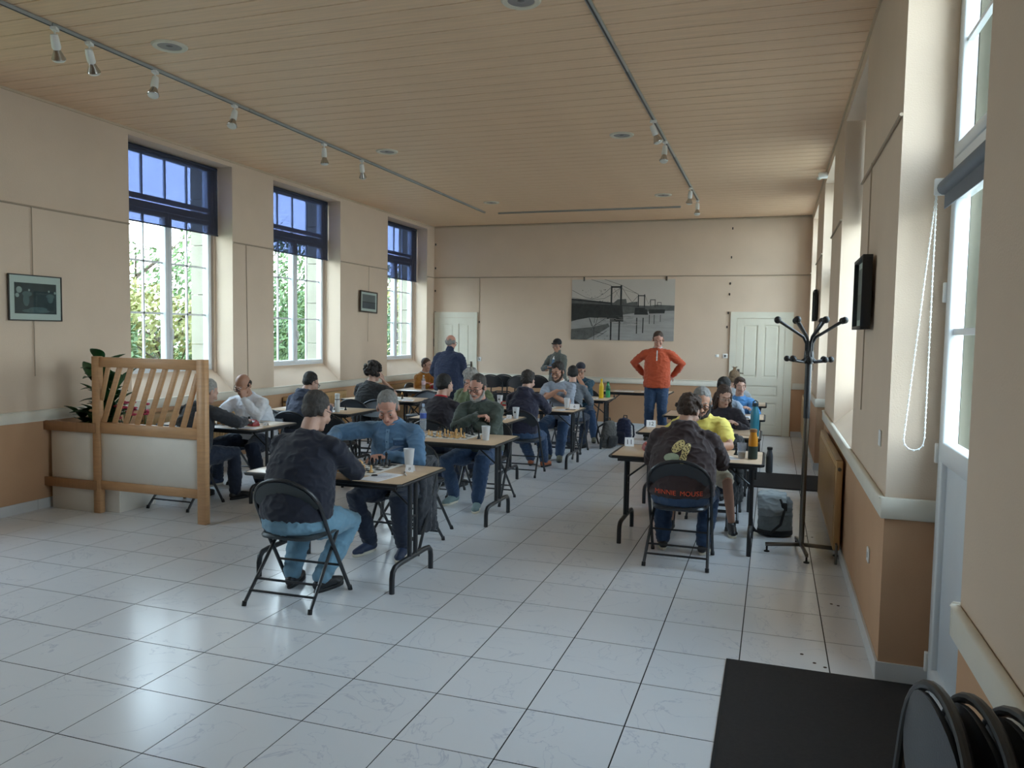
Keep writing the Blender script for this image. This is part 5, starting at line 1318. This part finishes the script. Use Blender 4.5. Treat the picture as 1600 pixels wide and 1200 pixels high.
# ------------------------------------------------------------------ people
navyk = cloth('knit_navy', (26, 30, 46)); denim = cloth('denim_shirt', (84, 118, 150)); jl = cloth('jeans_light', (112, 150, 172)); jd = cloth('jeans_dark', (30, 40, 60)); jm = cloth('jeans_mid', (44, 68, 100))
blackc = cloth('black_cloth', (28, 29, 32)); darkg = cloth('dark_green_cotton', (66, 76, 70)); olive = cloth('olive_cotton', (98, 110, 82)); purp = cloth('knit_plum_black', (38, 34, 44)); navh = cloth('navy_hoodie', (34, 34, 56))
greyt = cloth('grey_marl', (148, 156, 170)); grey2 = cloth('grey_wool', (96, 102, 110)); teal = cloth('teal_cotton', (28, 66, 84)); orange = cloth('rust_orange_knit', (184, 78, 44)); navj = cloth('navy_jacket', (30, 42, 70))
must = cloth('mustard_knit', (166, 112, 40)); redc = cloth('red_jersey', (196, 40, 46)); slate = cloth('slate_hoodie', (58, 66, 86)); whitec = cloth('white_shirt_cotton', (226, 230, 238)); charc = cloth('charcoal_cloth', (52, 55, 62))
brown = cloth('dark_brown_fleece', (56, 42, 44)); yellow = cloth('yellow_cotton', (232, 214, 110)); pale = cloth('pale_grey_blue_fleece', (158, 174, 194)); blue = cloth('sky_blue_fleece', (84, 140, 196)); lgrey = cloth('light_grey_fleece', (180, 186, 192)); camo = cloth('grey_green_jacket', (92, 96, 92)); beige = cloth('beige_shorts', (196, 186, 168))
shoe_b = mat('shoe_black', (26, 26, 30), .45); shoe_n = mat('shoe_navy', (40, 52, 78), .6); shoe_g = mat('shoe_grey_green', (120, 140, 140), .7); shoe_o = mat('shoe_tan_orange', (172, 96, 60), .6); shoe_k = mat('shoe_khaki', (100, 98, 82), .7); sole_w = mat('sole_cream', (214, 206, 188), .6)
G = 'folding chairs occupied by players'
def seatp(label, x, y, yaw, cx, cy_, crz, clabel, which='B', **k):
    chair(cx, cy_, crz, clabel, which)
    return person(label, x, y, yaw, **k)
# front pair
pA, iA = seatp('man in a navy sweater and light jeans, seated with his back to the camera', -.93, .90, 0, -.93, .92, .03, 'black folding chair of the man in the navy sweater, nearest the camera', 'A',
    lean=15, fat=1.22, top=navyk, pants=jl, shoes=shoe_b, hair='short', hc='greydark', head=(24, -12, 0), glasses='black', hands=[(-1.06, 1.38, .80), (-.86, 1.38, .80)], poles=[(-.7, -.3, -.7), (.8, -.1, -.6)], hd=[(.5, .9, 0), (-.6, .8, 0)], feet=[(-1.10, 1.10), (-.86, 1.08)], vb=.007, vc=.010, s=1.0, seat=.53)
seatp('grey-haired man in a blue denim shirt reaching out his right arm, facing the camera', -.88, 2.26, PI, -.86, 2.30, PI, 'black folding chair of the man in the denim shirt',
    lean=19, fat=1.16, skin='red', top=denim, topname='denim_shirt', collar=denim, pants=jd, shoes=shoe_n, sole=sole_w, hair='short', hc='grey', head=(30, 18, 4), face=True, hands=[(-.80, 1.86, .79), (-1.20, 1.74, .90)], poles=[(-1, -.1, -.6), (1, -.3, .0)], hd=[(.6, .8, 0), (.35, .9, -.3)], feet=[(-.72, 2.00), (-1.02, 2.02)], vb=.006, vc=.010, s=.97)
seatp('bearded man with black glasses and a dark green shirt, arms folded on the second table', -.86, 4.10, PI, -.85, 4.15, PI, 'black folding chair of the bearded man in dark green',
    lean=14, fat=1.12, skin='red', top=darkg, topname='overshirt', collar=charc, pants=jm, shoes=shoe_g, sole=sole_w, hair='short', hc='greydark', beard='silver', glasses='black', head=(16, -8, 0), face=True, hands=[(-.90, 3.84, .85), (-.83, 3.80, .90)], poles=[(-1, .0, -.5), (1, 0, -.5)], hd=[(.9, -.15, .1), (-.9, -.2, .15)], curl=.9, feet=[(-.77, 3.70), (-1.10, 3.90)], vb=.006, vc=.010, s=.98)
seatp('dark-haired person in plum black, back to the camera, left of the bearded man', -1.48, 4.30, 0, -1.48, 4.30, 0, 'black folding chair behind the dark-haired person in plum black',
    lean=14, fat=1.05, top=purp, collar=redc, pants=jd, shoes=shoe_b, hair='short', hc='black', head=(15, -25, 0), hands=[(-1.66, 4.78, .80), (-1.32, 4.80, .80)], s=.95)
seatp('grey-haired person in an olive jacket looking down, behind the bearded man', -1.60, 5.80, PI, -1.60, 5.85, PI, 'black folding chair of the person in the olive jacket',
    lean=16, fat=1.12, skin='red', top=olive, topname='jacket', collar=olive, pants=jd, shoes=shoe_b, hair='wavy', hc='silver', glasses='steel', head=(36, 10, 0), face=True, hands=[(-1.42, 5.42, .84), (-1.62, 5.44, 1.0)], s=.98)
seatp('dark-haired person in a navy hoodie and orange shoes, seated with back to the camera', -.98, 5.74, .0, -.98, 5.76, .05, 'black folding chair of the person in the navy hoodie',
    lean=15, fat=1.08, top=navh, topname='hoodie', hood=True, pants=jm, shoes=shoe_o, hair='thick', hc='dark', head=(20, -15, 0), hands=[(-1.16, 6.26, .80), (-.80, 6.28, .80)], feet=[(-1.06, 6.40), (-.86, 6.34)], s=.95, vb=.008)
seatp('man with beard and glasses in a grey T-shirt, arms crossed, behind the navy hoodie', -.90, 7.28, PI, -.90, 7.32, PI, 'black folding chair of the man in the grey T-shirt',
    lean=12, fat=1.06, skin='tan', top=greyt, sleeve='short', topname='tshirt', collar=white, pants=jm, shoes=shoe_k, hair='thick', hc='dark', beard='brown', glasses='tort', head=(18, -12, 0), face=True, hands=[(-.95, 6.99, .90), (-.87, 6.95, .95)], poles=[(-1, -.1, -.6), (1, -.1, -.6)], hd=[(.9, -.25, .1), (-.9, -.3, .1)], curl=.9, feet=[(-.80, 6.90), (-.98, 6.98)], vb=.0065, s=1.0)
seatp('dark-haired person in a grey sweater seated back to back with the grey T-shirt', -.90, 7.82, 0, -.90, 7.78, 0, 'black folding chair of the person in the grey sweater',
    lean=14, fat=1.0, top=grey2, pants=jd, shoes=shoe_b, hair='short', hc='black', head=(15, 20, 0), hands=[(-1.08, 8.24, .80), (-.74, 8.24, .80)], s=.94)
seatp('man in a teal T-shirt and dark beanie resting his chin on his hand', -1.06, 9.26, PI, -1.04, 9.32, PI, 'black folding chair of the man in the beanie',
    lean=15, fat=1.05, skin='tan', top=teal, sleeve='short', topname='tshirt', pants=jm, shoes=shoe_k, hair='beanie', hatm=cloth('beanie_knit', (34, 34, 48)), hc='dark', glasses='steel', head=(12, 5, 0), face=True, hands=[(-1.08, 8.98, 1.05), (-1.15, 8.90, .80)], poles=[(-.8, .3, -1), (1, 0, -.5)], hd=[(0.2, .3, .9), None], curl=1.1, s=.95, feet=[(-.78, 8.95), (-1.2, 8.95)])
person('older man in a dark cap and grey-green jacket, arms crossed, standing at the far wall', -1.78, 10.35, R(150), stand=True, lean=2, s=.935, fat=1.0, skin='tan', top=camo, topname='jacket', collar='high', pants=jd, shoes=shoe_b, hair='cap', hatm=mat('cap_black', (32, 32, 36), .8), hc='greydark', head=(6, 22, 0), face=True, glasses='steel', beard=None,
    hands=[(-1.86, 10.12, 1.08), (-1.92, 10.14, 1.13)], poles=[(-1, -.2, -.6), (1, -.2, -.6)], hd=[(.9, -.2, .1), (-.9, -.25, .1)])
person('man in a rust orange zip-neck sweater standing with hands on hips', .10, 9.68, R(184), stand=True, lean=1, s=1.03, fat=1.07, skin='red', top=orange, puff=1.02, collar=lgrey, pants=jm, shoes=shoe_b, hair='short', hc='brown', head=(24, 8, 0), face=True,
    hands=[(.335, 9.86, 1.06), (-.155, 9.86, 1.08)], poles=[(-1, -.15, -.1), (1, -.15, -.1)], vb=.0065)
person('balding man in a navy jacket standing, back to the camera, near the left door', -2.93, 8.02, R(-4), stand=True, lean=3, s=.965, fat=1.2, top=navj, topname='jacket', collar='high', puff=1.08, pants=jd, shoes=shoe_b, hair='ring', hc='grey', glasses='black', head=(10, 0, 0), skin='red', hands=[(-3.12, 8.22, .95), (-2.74, 8.22, .95)])
seatp('young man in a mustard sweater seen from the side at the farthest window table', -4.03, 9.32, R(-110), -4.07, 9.34, R(-100), 'black folding chair of the young man in mustard', lean=12, fat=.95, top=must, collar=lgrey, pants=jd, shoes=shoe_b, hair='short', hc='brown', head=(10, 12, 0), face=True, hands=[(-3.66, 9.20, .80), (-3.72, 9.02, .80)], s=.94, feet=[(-3.68, 9.42), (-3.70, 9.25)])
seatp('person in a red top partly hidden behind the man in the navy jacket', -3.32, 9.46, R(160), -3.30, 9.50, PI, 'black folding chair of the person in red', lean=20, side_lean=12, fat=1.0, top=redc, pants=redc, shoes=shoe_b, hair='short', hc='greydark', head=(25, 20, 0), hands=[(-3.35, 8.98, .80), (-3.76, 9.05, .82)], s=.92)
seatp('curly-haired person in a black T-shirt seated with back to the camera', -3.36, 6.14, R(-6), -3.44, 6.10, 0, 'black folding chair of the curly-haired person', lean=15, fat=1.05, top=blackc, sleeve='short', topname='tshirt', pants=blackc, shoes=shoe_b, hair='curly', hc='dark', head=(14, -20, 0), hands=[(-3.46, 6.60, .80), (-3.24, 6.44, 1.02)], poles=[(-1, 0, -.5), (1, .3, -1)], hd=[None, (-.2, -.1, .9)], s=.955)
seatp('dark-haired person in a slate hoodie with blue lining, back to the camera', -3.26, 4.40, R(-8), -3.24, 4.38, 0, 'black folding chair of the person in the slate hoodie', lean=14, fat=1.05, top=slate, topname='hoodie', hood=True, collar=teal, pants=jd, shoes=shoe_b, hair='short', hc='black', head=(26, -20, 0), glasses='black', hands=[(-3.48, 4.86, .80), (-3.12, 4.84, .80)], s=.93)
seatp('balding man in a white shirt and glasses leaning his face on his hand', -3.50, 3.98, R(176), -3.52, 4.02, PI, 'black folding chair of the man in the white shirt', lean=20, fat=1.2, skin='tan', top=whitec, topname='shirt', pants=jd, shoes=shoe_n, sole=sole_w, hair='ring', hc='dark', glasses='black', head=(30, 12, 0), face=True,
    hands=[(-3.40, 3.60, .98), (-3.62, 3.50, .79)], poles=[(-.8, .4, -1), (1, 0, -.5)], hd=[(.1, -.1, .9), (-.9, .4, 0)], s=.955, vb=.007, feet=[(-3.25, 3.68), (-3.86, 3.75)], curl=.7)
seatp('grey-haired man in a dark jacket half hidden behind the slatted partition', -3.42, 2.82, R(-6), -3.46, 2.80, 0, 'black folding chair behind the slatted partition', lean=17, fat=1.15, top=charc, topname='jacket', collar=lgrey, pants=jd, shoes=shoe_b, hair='short', hc='silver', head=(28, -15, 0), hands=[(-3.52, 3.26, .80), (-3.10, 3.24, .80)], poles=[(-1, 0, -.4), (1, 0, -.4)], s=.93, feet=[(-3.55, 3.15), (-3.20, 3.20)])
# right block
pB, iB = seatp('person in a dark brown printed hoodie and jeans, back to the camera', 1.28, 2.70, 0, 1.28, 2.69, 0, 'black folding chair of the person in the brown hoodie', lean=16, fat=1.30, puff=1.05, top=brown, topname='hoodie', hood=True, pants=jm, shoes=shoe_b, sole=sole_w, hair='wavy', hc='brown', head=(30, -22, 0), glasses='steel',
    hands=[(1.16, 3.14, .80), (1.42, 3.14, .80)], poles=[(-.7, -.3, -.7), (.7, -.3, -.7)], s=.955, vb=.007, vc=.010, feet=[(1.12, 2.98), (1.44, 2.94)])
seatp('man in a yellow T-shirt with glasses and short beard leaning over the table', 1.34, 3.98, R(176), 1.34, 4.02, PI, 'black folding chair of the man in yellow', lean=20, fat=1.14, skin='tan', top=yellow, sleeve='short', topname='tshirt', pants=beige, shorts=True, shoes=shoe_b, sole=sole_w, hair='short', hc='grey', beard='dark', glasses='black', head=(22, 8, 0), face=True,
    hands=[(1.40, 3.46, .79), (1.12, 3.46, .79)], poles=[(-1, -.1, -.6), (1, 0, -.5)], s=.97, vb=.0065, feet=[(1.62, 3.70), (1.10, 3.56)])
seatp('woman with long brown hair seated behind the man in yellow', 1.44, 5.60, R(165), 1.44, 5.64, PI, 'black folding chair of the long-haired woman', lean=14, fat=1.0, skin='fair', top=purp, pants=jd, shoes=shoe_b, hair='long', hc='brown', glasses='steel', head=(22, 38, 0), face=True, hands=[(1.58, 5.20, .80), (1.25, 5.22, .80)], s=.90)
seatp('person with a dark bun in a pale grey-blue hoodie, back to the camera', 1.36, 6.06, R(-5), 1.38, 6.02, 0, 'black folding chair of the person with the dark bun', lean=12, fat=1.02, top=pale, topname='hoodie', hood=True, pants=jm, shoes=shoe_b, hair='bun', hc='black', head=(10, -20, 0), hands=[(1.14, 6.46, .80), (1.50, 6.46, .80)], s=.93)
seatp('boy in a sky blue sweatshirt looking to the left, behind the bun', 1.52, 7.44, R(170), 1.50, 7.50, PI, 'black folding chair of the boy in blue', lean=8, fat=.92, skin='fair', top=blue, pants=jm, shoes=shoe_b, hair='thick', hc='brown', head=(6, 28, 0), face=True, hands=[(1.66, 7.05, .80), (1.34, 7.06, .80)], s=.88)
seatp('person with a blonde topknot in a light grey top, farthest in the right row', 1.40, 7.95, R(-5), 1.42, 7.92, 0, 'black folding chair of the person with the topknot', lean=8, fat=1.0, top=lgrey, pants=jd, shoes=shoe_b, hair='topknot', hc='blonde', head=(6, 0, 0), hands=[(1.22, 8.42, .80), (1.58, 8.42, .80)], s=.93)

# empty chairs
chair(-1.00, 2.74, -.28, 'empty black folding chair in front of the second table')
chair(-2.78, 4.36, .1, 'empty black folding chair right of the slate hoodie')
chair(-3.12, 5.80, PI, 'empty black folding chair on the far side of the white-bottle table')
chair(-3.22, 7.66, PI, 'empty black folding chair on the far side of the curly-haired person\'s table')
chair(1.42, 4.34, 0, 'black folding chair with a black jacket over it, between the two nearest right tables')
chair(1.42, 9.40, PI, 'empty black folding chair before the cream door')
folded(-2.95, 9.92, 0, -.10, 'folded black chair leaning in the left pile by the far wall')
folded(-2.80, 10.18, 0, -.12, 'folded black chair at the back of the left pile by the far wall')
folded(-2.40, 9.95, 0, -.08, 'folded black chair with its seat showing, right of the left pile')
folded(-2.18, 10.25, 0, -.12, 'folded black chair behind, next to the man in the cap')
folded(2.20, -1.53, -PI / 2 + .09, -.085, 'folded black chair at the bottom right corner, farthest from the wall')
folded(2.27, -1.57, -PI / 2 + .09, -.085, 'middle folded black chair of the three at the bottom right corner')
folded(2.34, -1.61, -PI / 2 + .09, -.085, 'folded black chair at the bottom right corner, closest to the wall')

# printed back of the brown hoodie
from mathutils.bvhtree import BVHTree
ho = [c for c in kids(pB) if c.name.startswith('hoodie')][0]
def bvh(o): return BVHTree.FromPolygons([v.co for v in o.data.vertices], [tuple(p.vertices) for p in o.data.polygons])
bh = bvh(ho)
def drape(me, cx, cz, off=.004, parent=pB, tree_=None):
    tr = tree_ or bh
    for v in me.vertices:
        x, z = v.co.x + cx, v.co.y + cz; h_ = tr.ray_cast(Vector((x, -1.0, z)), Vector((0, 1, 0)))
        v.co = Vector((x, (h_[0].y if h_[0] else -.2) - off, z))
def patch(pts_list, mats, name, cx, cz, off=.004, sub=2):
    bm = bmesh.new()
    for pts, mi in pts_list:
        f = bm.faces.new([bm.verts.new((p[0], p[1], 0)) for p in pts]); f.material_index = mi
    bmesh.ops.triangulate(bm, faces=bm.faces)
    for _ in range(sub): bmesh.ops.subdivide_edges(bm, edges=bm.edges, cuts=1, use_grid_fill=False); bmesh.ops.triangulate(bm, faces=bm.faces)
    me = bpy.data.meshes.new(name); bm.to_mesh(me); bm.free()
    for m in mats: me.materials.append(m)
    drape(me, cx, cz, off); return link(name, me, pB)
def lobe(cx, cy_, a, b, rot, n=16):
    return [(cx + a * math.cos(t_) * math.cos(rot) - b * math.sin(t_) * math.sin(rot), cy_ + a * math.cos(t_) * math.sin(rot) + b * math.sin(t_) * math.cos(rot)) for t_ in [2 * PI * k / n for k in range(n)]]
cream = mat('print_cream', (214, 198, 140), .8); sage = mat('print_sage', (172, 184, 158), .8); dk = mat('print_dark_spot', (48, 40, 34), .8); orp = mat('print_orange', (224, 92, 60), .8)
patch([(lobe(0, .02, .060, .034, .75), 0)], [cream], 'printed_patch', -.02, .915, .004)
patch([(lobe(.062, -.005, .055, .028, 1.15), 0)], [cream], 'printed_patch', -.02, .915, .0046)
patch([(lobe(.045, -.065, .045, .026, 1.3), 0)], [cream], 'printed_patch', -.02, .915, .0042)
patch([(lobe(-.045, -.065, .062, .034, .1), 0)], [sage], 'printed_patch', -.02, .915, .0052)
sp_ = []; rq = random.Random(5)
for (lx, lyy, aa, bb, ro_) in ((0, .02, .054, .028, .75), (.062, -.005, .048, .022, 1.15), (.045, -.065, .038, .02, 1.3)):
    for k in range(11):
        an = k * 2.4; q_ = math.sqrt((k + .5) / 11); u, v = q_ * math.cos(an), q_ * math.sin(an)
        sp_.append((lobe(lx + u * aa * math.cos(ro_) - v * bb * math.sin(ro_), lyy + u * aa * math.sin(ro_) + v * bb * math.cos(ro_), .0062, .0046, rq.uniform(0, 3), 6), 0))
patch(sp_, [dk], 'printed_spots', -.02, .915, .0065, 0)
tmsh = text_mesh('MINNIE  MOUSE', .052, 0); tmsh.materials.append(orp); drape(tmsh, .0, .585, .006); link('printed_lettering', tmsh, pB)

def front(root, tname, shapes, mats, name, cx, cz, off=.004, sub=2):
    o = [c for c in kids(root) if c.name.startswith(tname)][0]; tr = bvh(o); bm = bmesh.new()
    for pts in shapes: bm.faces.new([bm.verts.new((p[0], p[1], 0)) for p in pts])
    bmesh.ops.triangulate(bm, faces=bm.faces)
    for _ in range(sub): bmesh.ops.subdivide_edges(bm, edges=bm.edges, cuts=1); bmesh.ops.triangulate(bm, faces=bm.faces)
    me = bpy.data.meshes.new(name); bm.to_mesh(me); bm.free(); me.materials.append(mats)
    for v in me.vertices:
        x, z = v.co.x + cx, v.co.y + cz; h_ = tr.ray_cast(Vector((x, 1.2, z)), Vector((0, -1, 0)))
        v.co = Vector((x, (h_[0].y if h_[0] else .1) + off, z))
    return link(name, me, root)
def rect(x0, z0, x1, z1, n=6): return [[(x0, z0 + (z1 - z0) * k / n), (x1, z0 + (z1 - z0) * k / n), (x1, z0 + (z1 - z0) * (k + 1) / n), (x0, z0 + (z1 - z0) * (k + 1) / n)] for k in range(n)]
PPL = {o['label']: o for o in bpy.data.objects if o.get('category') == 'person'}
def who(k): return [o for l, o in PPL.items() if k in l][0]
dl = cloth('denim_light_seam', (112, 146, 176)); dd = cloth('denim_dark_seam', (58, 84, 116))
P_d = who('denim shirt'); front(P_d, 'denim_shirt', rect(-.016, .62, .016, 1.00, 10), dl, 'placket', 0, 0, .004, 1)
front(P_d, 'denim_shirt', rect(-.13, .84, -.05, .93, 3), dd, 'chest_pocket', 0, 0, .0035, 1); front(P_d, 'denim_shirt', rect(-.13, .915, -.05, .935, 1), dl, 'pocket_flap', 0, 0, .006, 1)
front(P_d, 'denim_shirt', [lobe(0, .66 + k * .08, .006, .006, 0, 8) for k in range(5)], dd, 'button', 0, 0, .009, 0)
P_g = who('dark green shirt'); front(P_g, 'overshirt', rect(-.014, .62, .014, 1.0, 10), cloth('green_seam', (50, 60, 54)), 'placket', 0, 0, .004, 1)
P_o = who('rust orange'); front(P_o, 'sweater', rect(-.009, 1.28, .009, 1.44, 5), white, 'zipper', 0, 0, .004, 1)
P_c = who('dark cap'); front(P_c, 'jacket', rect(-.035, 1.02, .035, 1.36, 8), denim, 'open_front', 0, 0, .004, 1); front(P_c, 'jacket', [[(-.03, 1.36), (.03, 1.36), (0, 1.43)]], white, 'collar_gap', 0, 0, .005, 1)
P_y = who('yellow T-shirt with'); front(P_y, 'tshirt', rect(-.10, .78, -.04, .86, 2), cloth('green_print', (110, 140, 84)), 'chest_print', 0, 0, .004, 1)
# ------------------------------------------------------------------ jackets hung on chairs and bags
def jacket(label, x, y, z, w_, d_, h_, m, rz=0, seed=1):
    t = thing('jacket', label, 'jacket', (x, y, z), rz); rr = random.Random(seed); j = MB()
    n = 7
    for k in range(n):
        u = (k / (n - 1) - .5); xx = u * w_; bl = h_ * (1 - .12 * rr.random())
        j.limb([(xx * .8, .02, 0), (xx, d_ * .2 * math.sin(k * 1.9), -bl * .35), (xx * 1.08, d_ * .28 * math.sin(k * 2.3 + 1), -bl * .7), (xx * 1.1, d_ * .25 * math.cos(k * 1.7), -bl)], [.034, .038, .040, .034], 9)
    j.limb([(-w_ * .45, 0, 0), (0, -.01, .012), (w_ * .45, 0, 0)], [.034, .038, .034], 10)
    solid('coat_body', j, m, t, .010, 3, .005, 14, seed)
    s_ = MB(); s_.limb([(w_ * .45, 0, -.02), (w_ * .56, .02, -h_ * .4), (w_ * .55, .0, -h_ * .82)], [.045, .042, .036], 10); solid('sleeve', s_, m, t, .010, 3, .005, 14, seed + 2)
    return t
jacket('charcoal coat hanging from the chair of the denim-shirt man', -.66, 2.30, .70, .20, .07, .56, charc, PI / 2, 3)
jacket('black jacket hanging behind the man in the yellow T-shirt', 1.62, 4.18, .76, .22, .07, .60, blackc, PI / 2 - .3, 4)
jacket('black jacket draped over the chair between the two nearest right tables', 1.42, 4.12, .80, .42, .06, .40, blackc, 0, 5)
def backpack(label, x, y, rz, w_, d_, h_, m, m2, tilt=0, seed=1):
    t = thing('backpack', label, 'backpack', (x, y, 0), rz); t.rotation_euler = (tilt, 0, rz)
    b = MB(); b.loft([(0, 0, .012), (0, 0, .05), (0, -.01, h_ * .4), (0, -.005, h_ * .75), (0, .01, h_ * .95), (0, .02, h_)], [w_ * .44, w_ * .5, w_ * .5, w_ * .46, w_ * .34, w_ * .1], [d_ * .4, d_ * .5, d_ * .5, d_ * .42, d_ * .3, d_ * .1], Vector((1, 0, 0)), 20)
    solid('bag_body', b, m, t, .010, 4, .006, 12, seed)
    p = MB(); p.loft([(0, -d_ * .46, .04), (0, -d_ * .5, .08), (0, -d_ * .5, h_ * .42), (0, -d_ * .44, h_ * .5)], [w_ * .30, w_ * .38, w_ * .38, w_ * .3], [.03, .04, .04, .02], Vector((1, 0, 0)), 16); solid('front_pocket', p, m2, t, .010, 3, .003, 12, seed)
    for s_ in (-1, 1): MB().tube([(s_ * w_ * .2, d_ * .35, h_ * .86), (s_ * w_ * .24, d_ * .75, h_ * .7), (s_ * w_ * .27, d_ * .8, h_ * .35), (s_ * w_ * .34, d_ * .42, .05)], .014, 8).build('strap', m2, t)
    MB().tube([(-.04, .02, h_ * .95), (-.03, .03, h_ + .04), (.03, .03, h_ + .04), (.04, .02, h_ * .95)], .008, 8).build('grab_handle', m2, t)
    return t
backpack('grey backpack on the tiles in the middle of the aisle', -.46, 8.42, 1.1, .30, .20, .42, cloth('bag_grey', (86, 84, 82)), cloth('bag_dark', (44, 44, 46)), .12, 2)
backpack('navy backpack standing behind the grey backpack in the aisle', -.28, 8.86, -.5, .28, .20, .42, cloth('bag_navy', (36, 42, 70)), cloth('bag_navy2', (30, 34, 54)), 0, 3)
t = thing('shoulder_bag', 'grey flap bag with black straps on the floor left of the coat stand', 'bag', (1.98, 3.78, 0), .15)
b = MB(); b.loft([(0, 0, .012), (0, 0, .05), (0, 0, .20), (0, .0, .30), (0, 0, .345)], [.135, .145, .145, .14, .11], [.085, .095, .09, .08, .05], Vector((1, 0, 0)), 24); solid('bag_body', b, cloth('bag_steel', (110, 118, 122)), t, .009, 3, .004, 12, 1)
b = MB(); b.loft([(0, 0, .008), (0, 0, .02), (0, 0, .06)], [.14, .152, .150], [.09, .101, .099], Vector((1, 0, 0)), 24); solid('base_panel', b, blackc, t, .008, 2)
b = MB(); b.loft([(-.05, -.075, .19), (-.05, -.10, .25), (-.045, -.07, .35), (-.03, .0, .372), (-.02, .06, .34)], [.10, .12, .125, .12, .10], [.02, .022, .03, .03, .02], Vector((1, 0, 0)), 18); solid('flap', b, cloth('bag_light', (150, 158, 162)), t, .009, 3, .004, 12, 1)
MB().tube([(.02, -.095, .34), (.06, -.105, .25), (.03, -.105, .12), (-.05, -.10, .04), (-.17, -.09, .05), (-.21, -.05, .10), (-.17, 0, .03)], .012, 8).build('strap', blackc, t)
MB().box((.03, -.112, .24), (.08, -.10, .31)).build('buckle', blackp, t, bevel=.004)
# wrist watch of the grey T-shirt man etc. stay with their owners
bpy.data.scenes.remove(TMP)
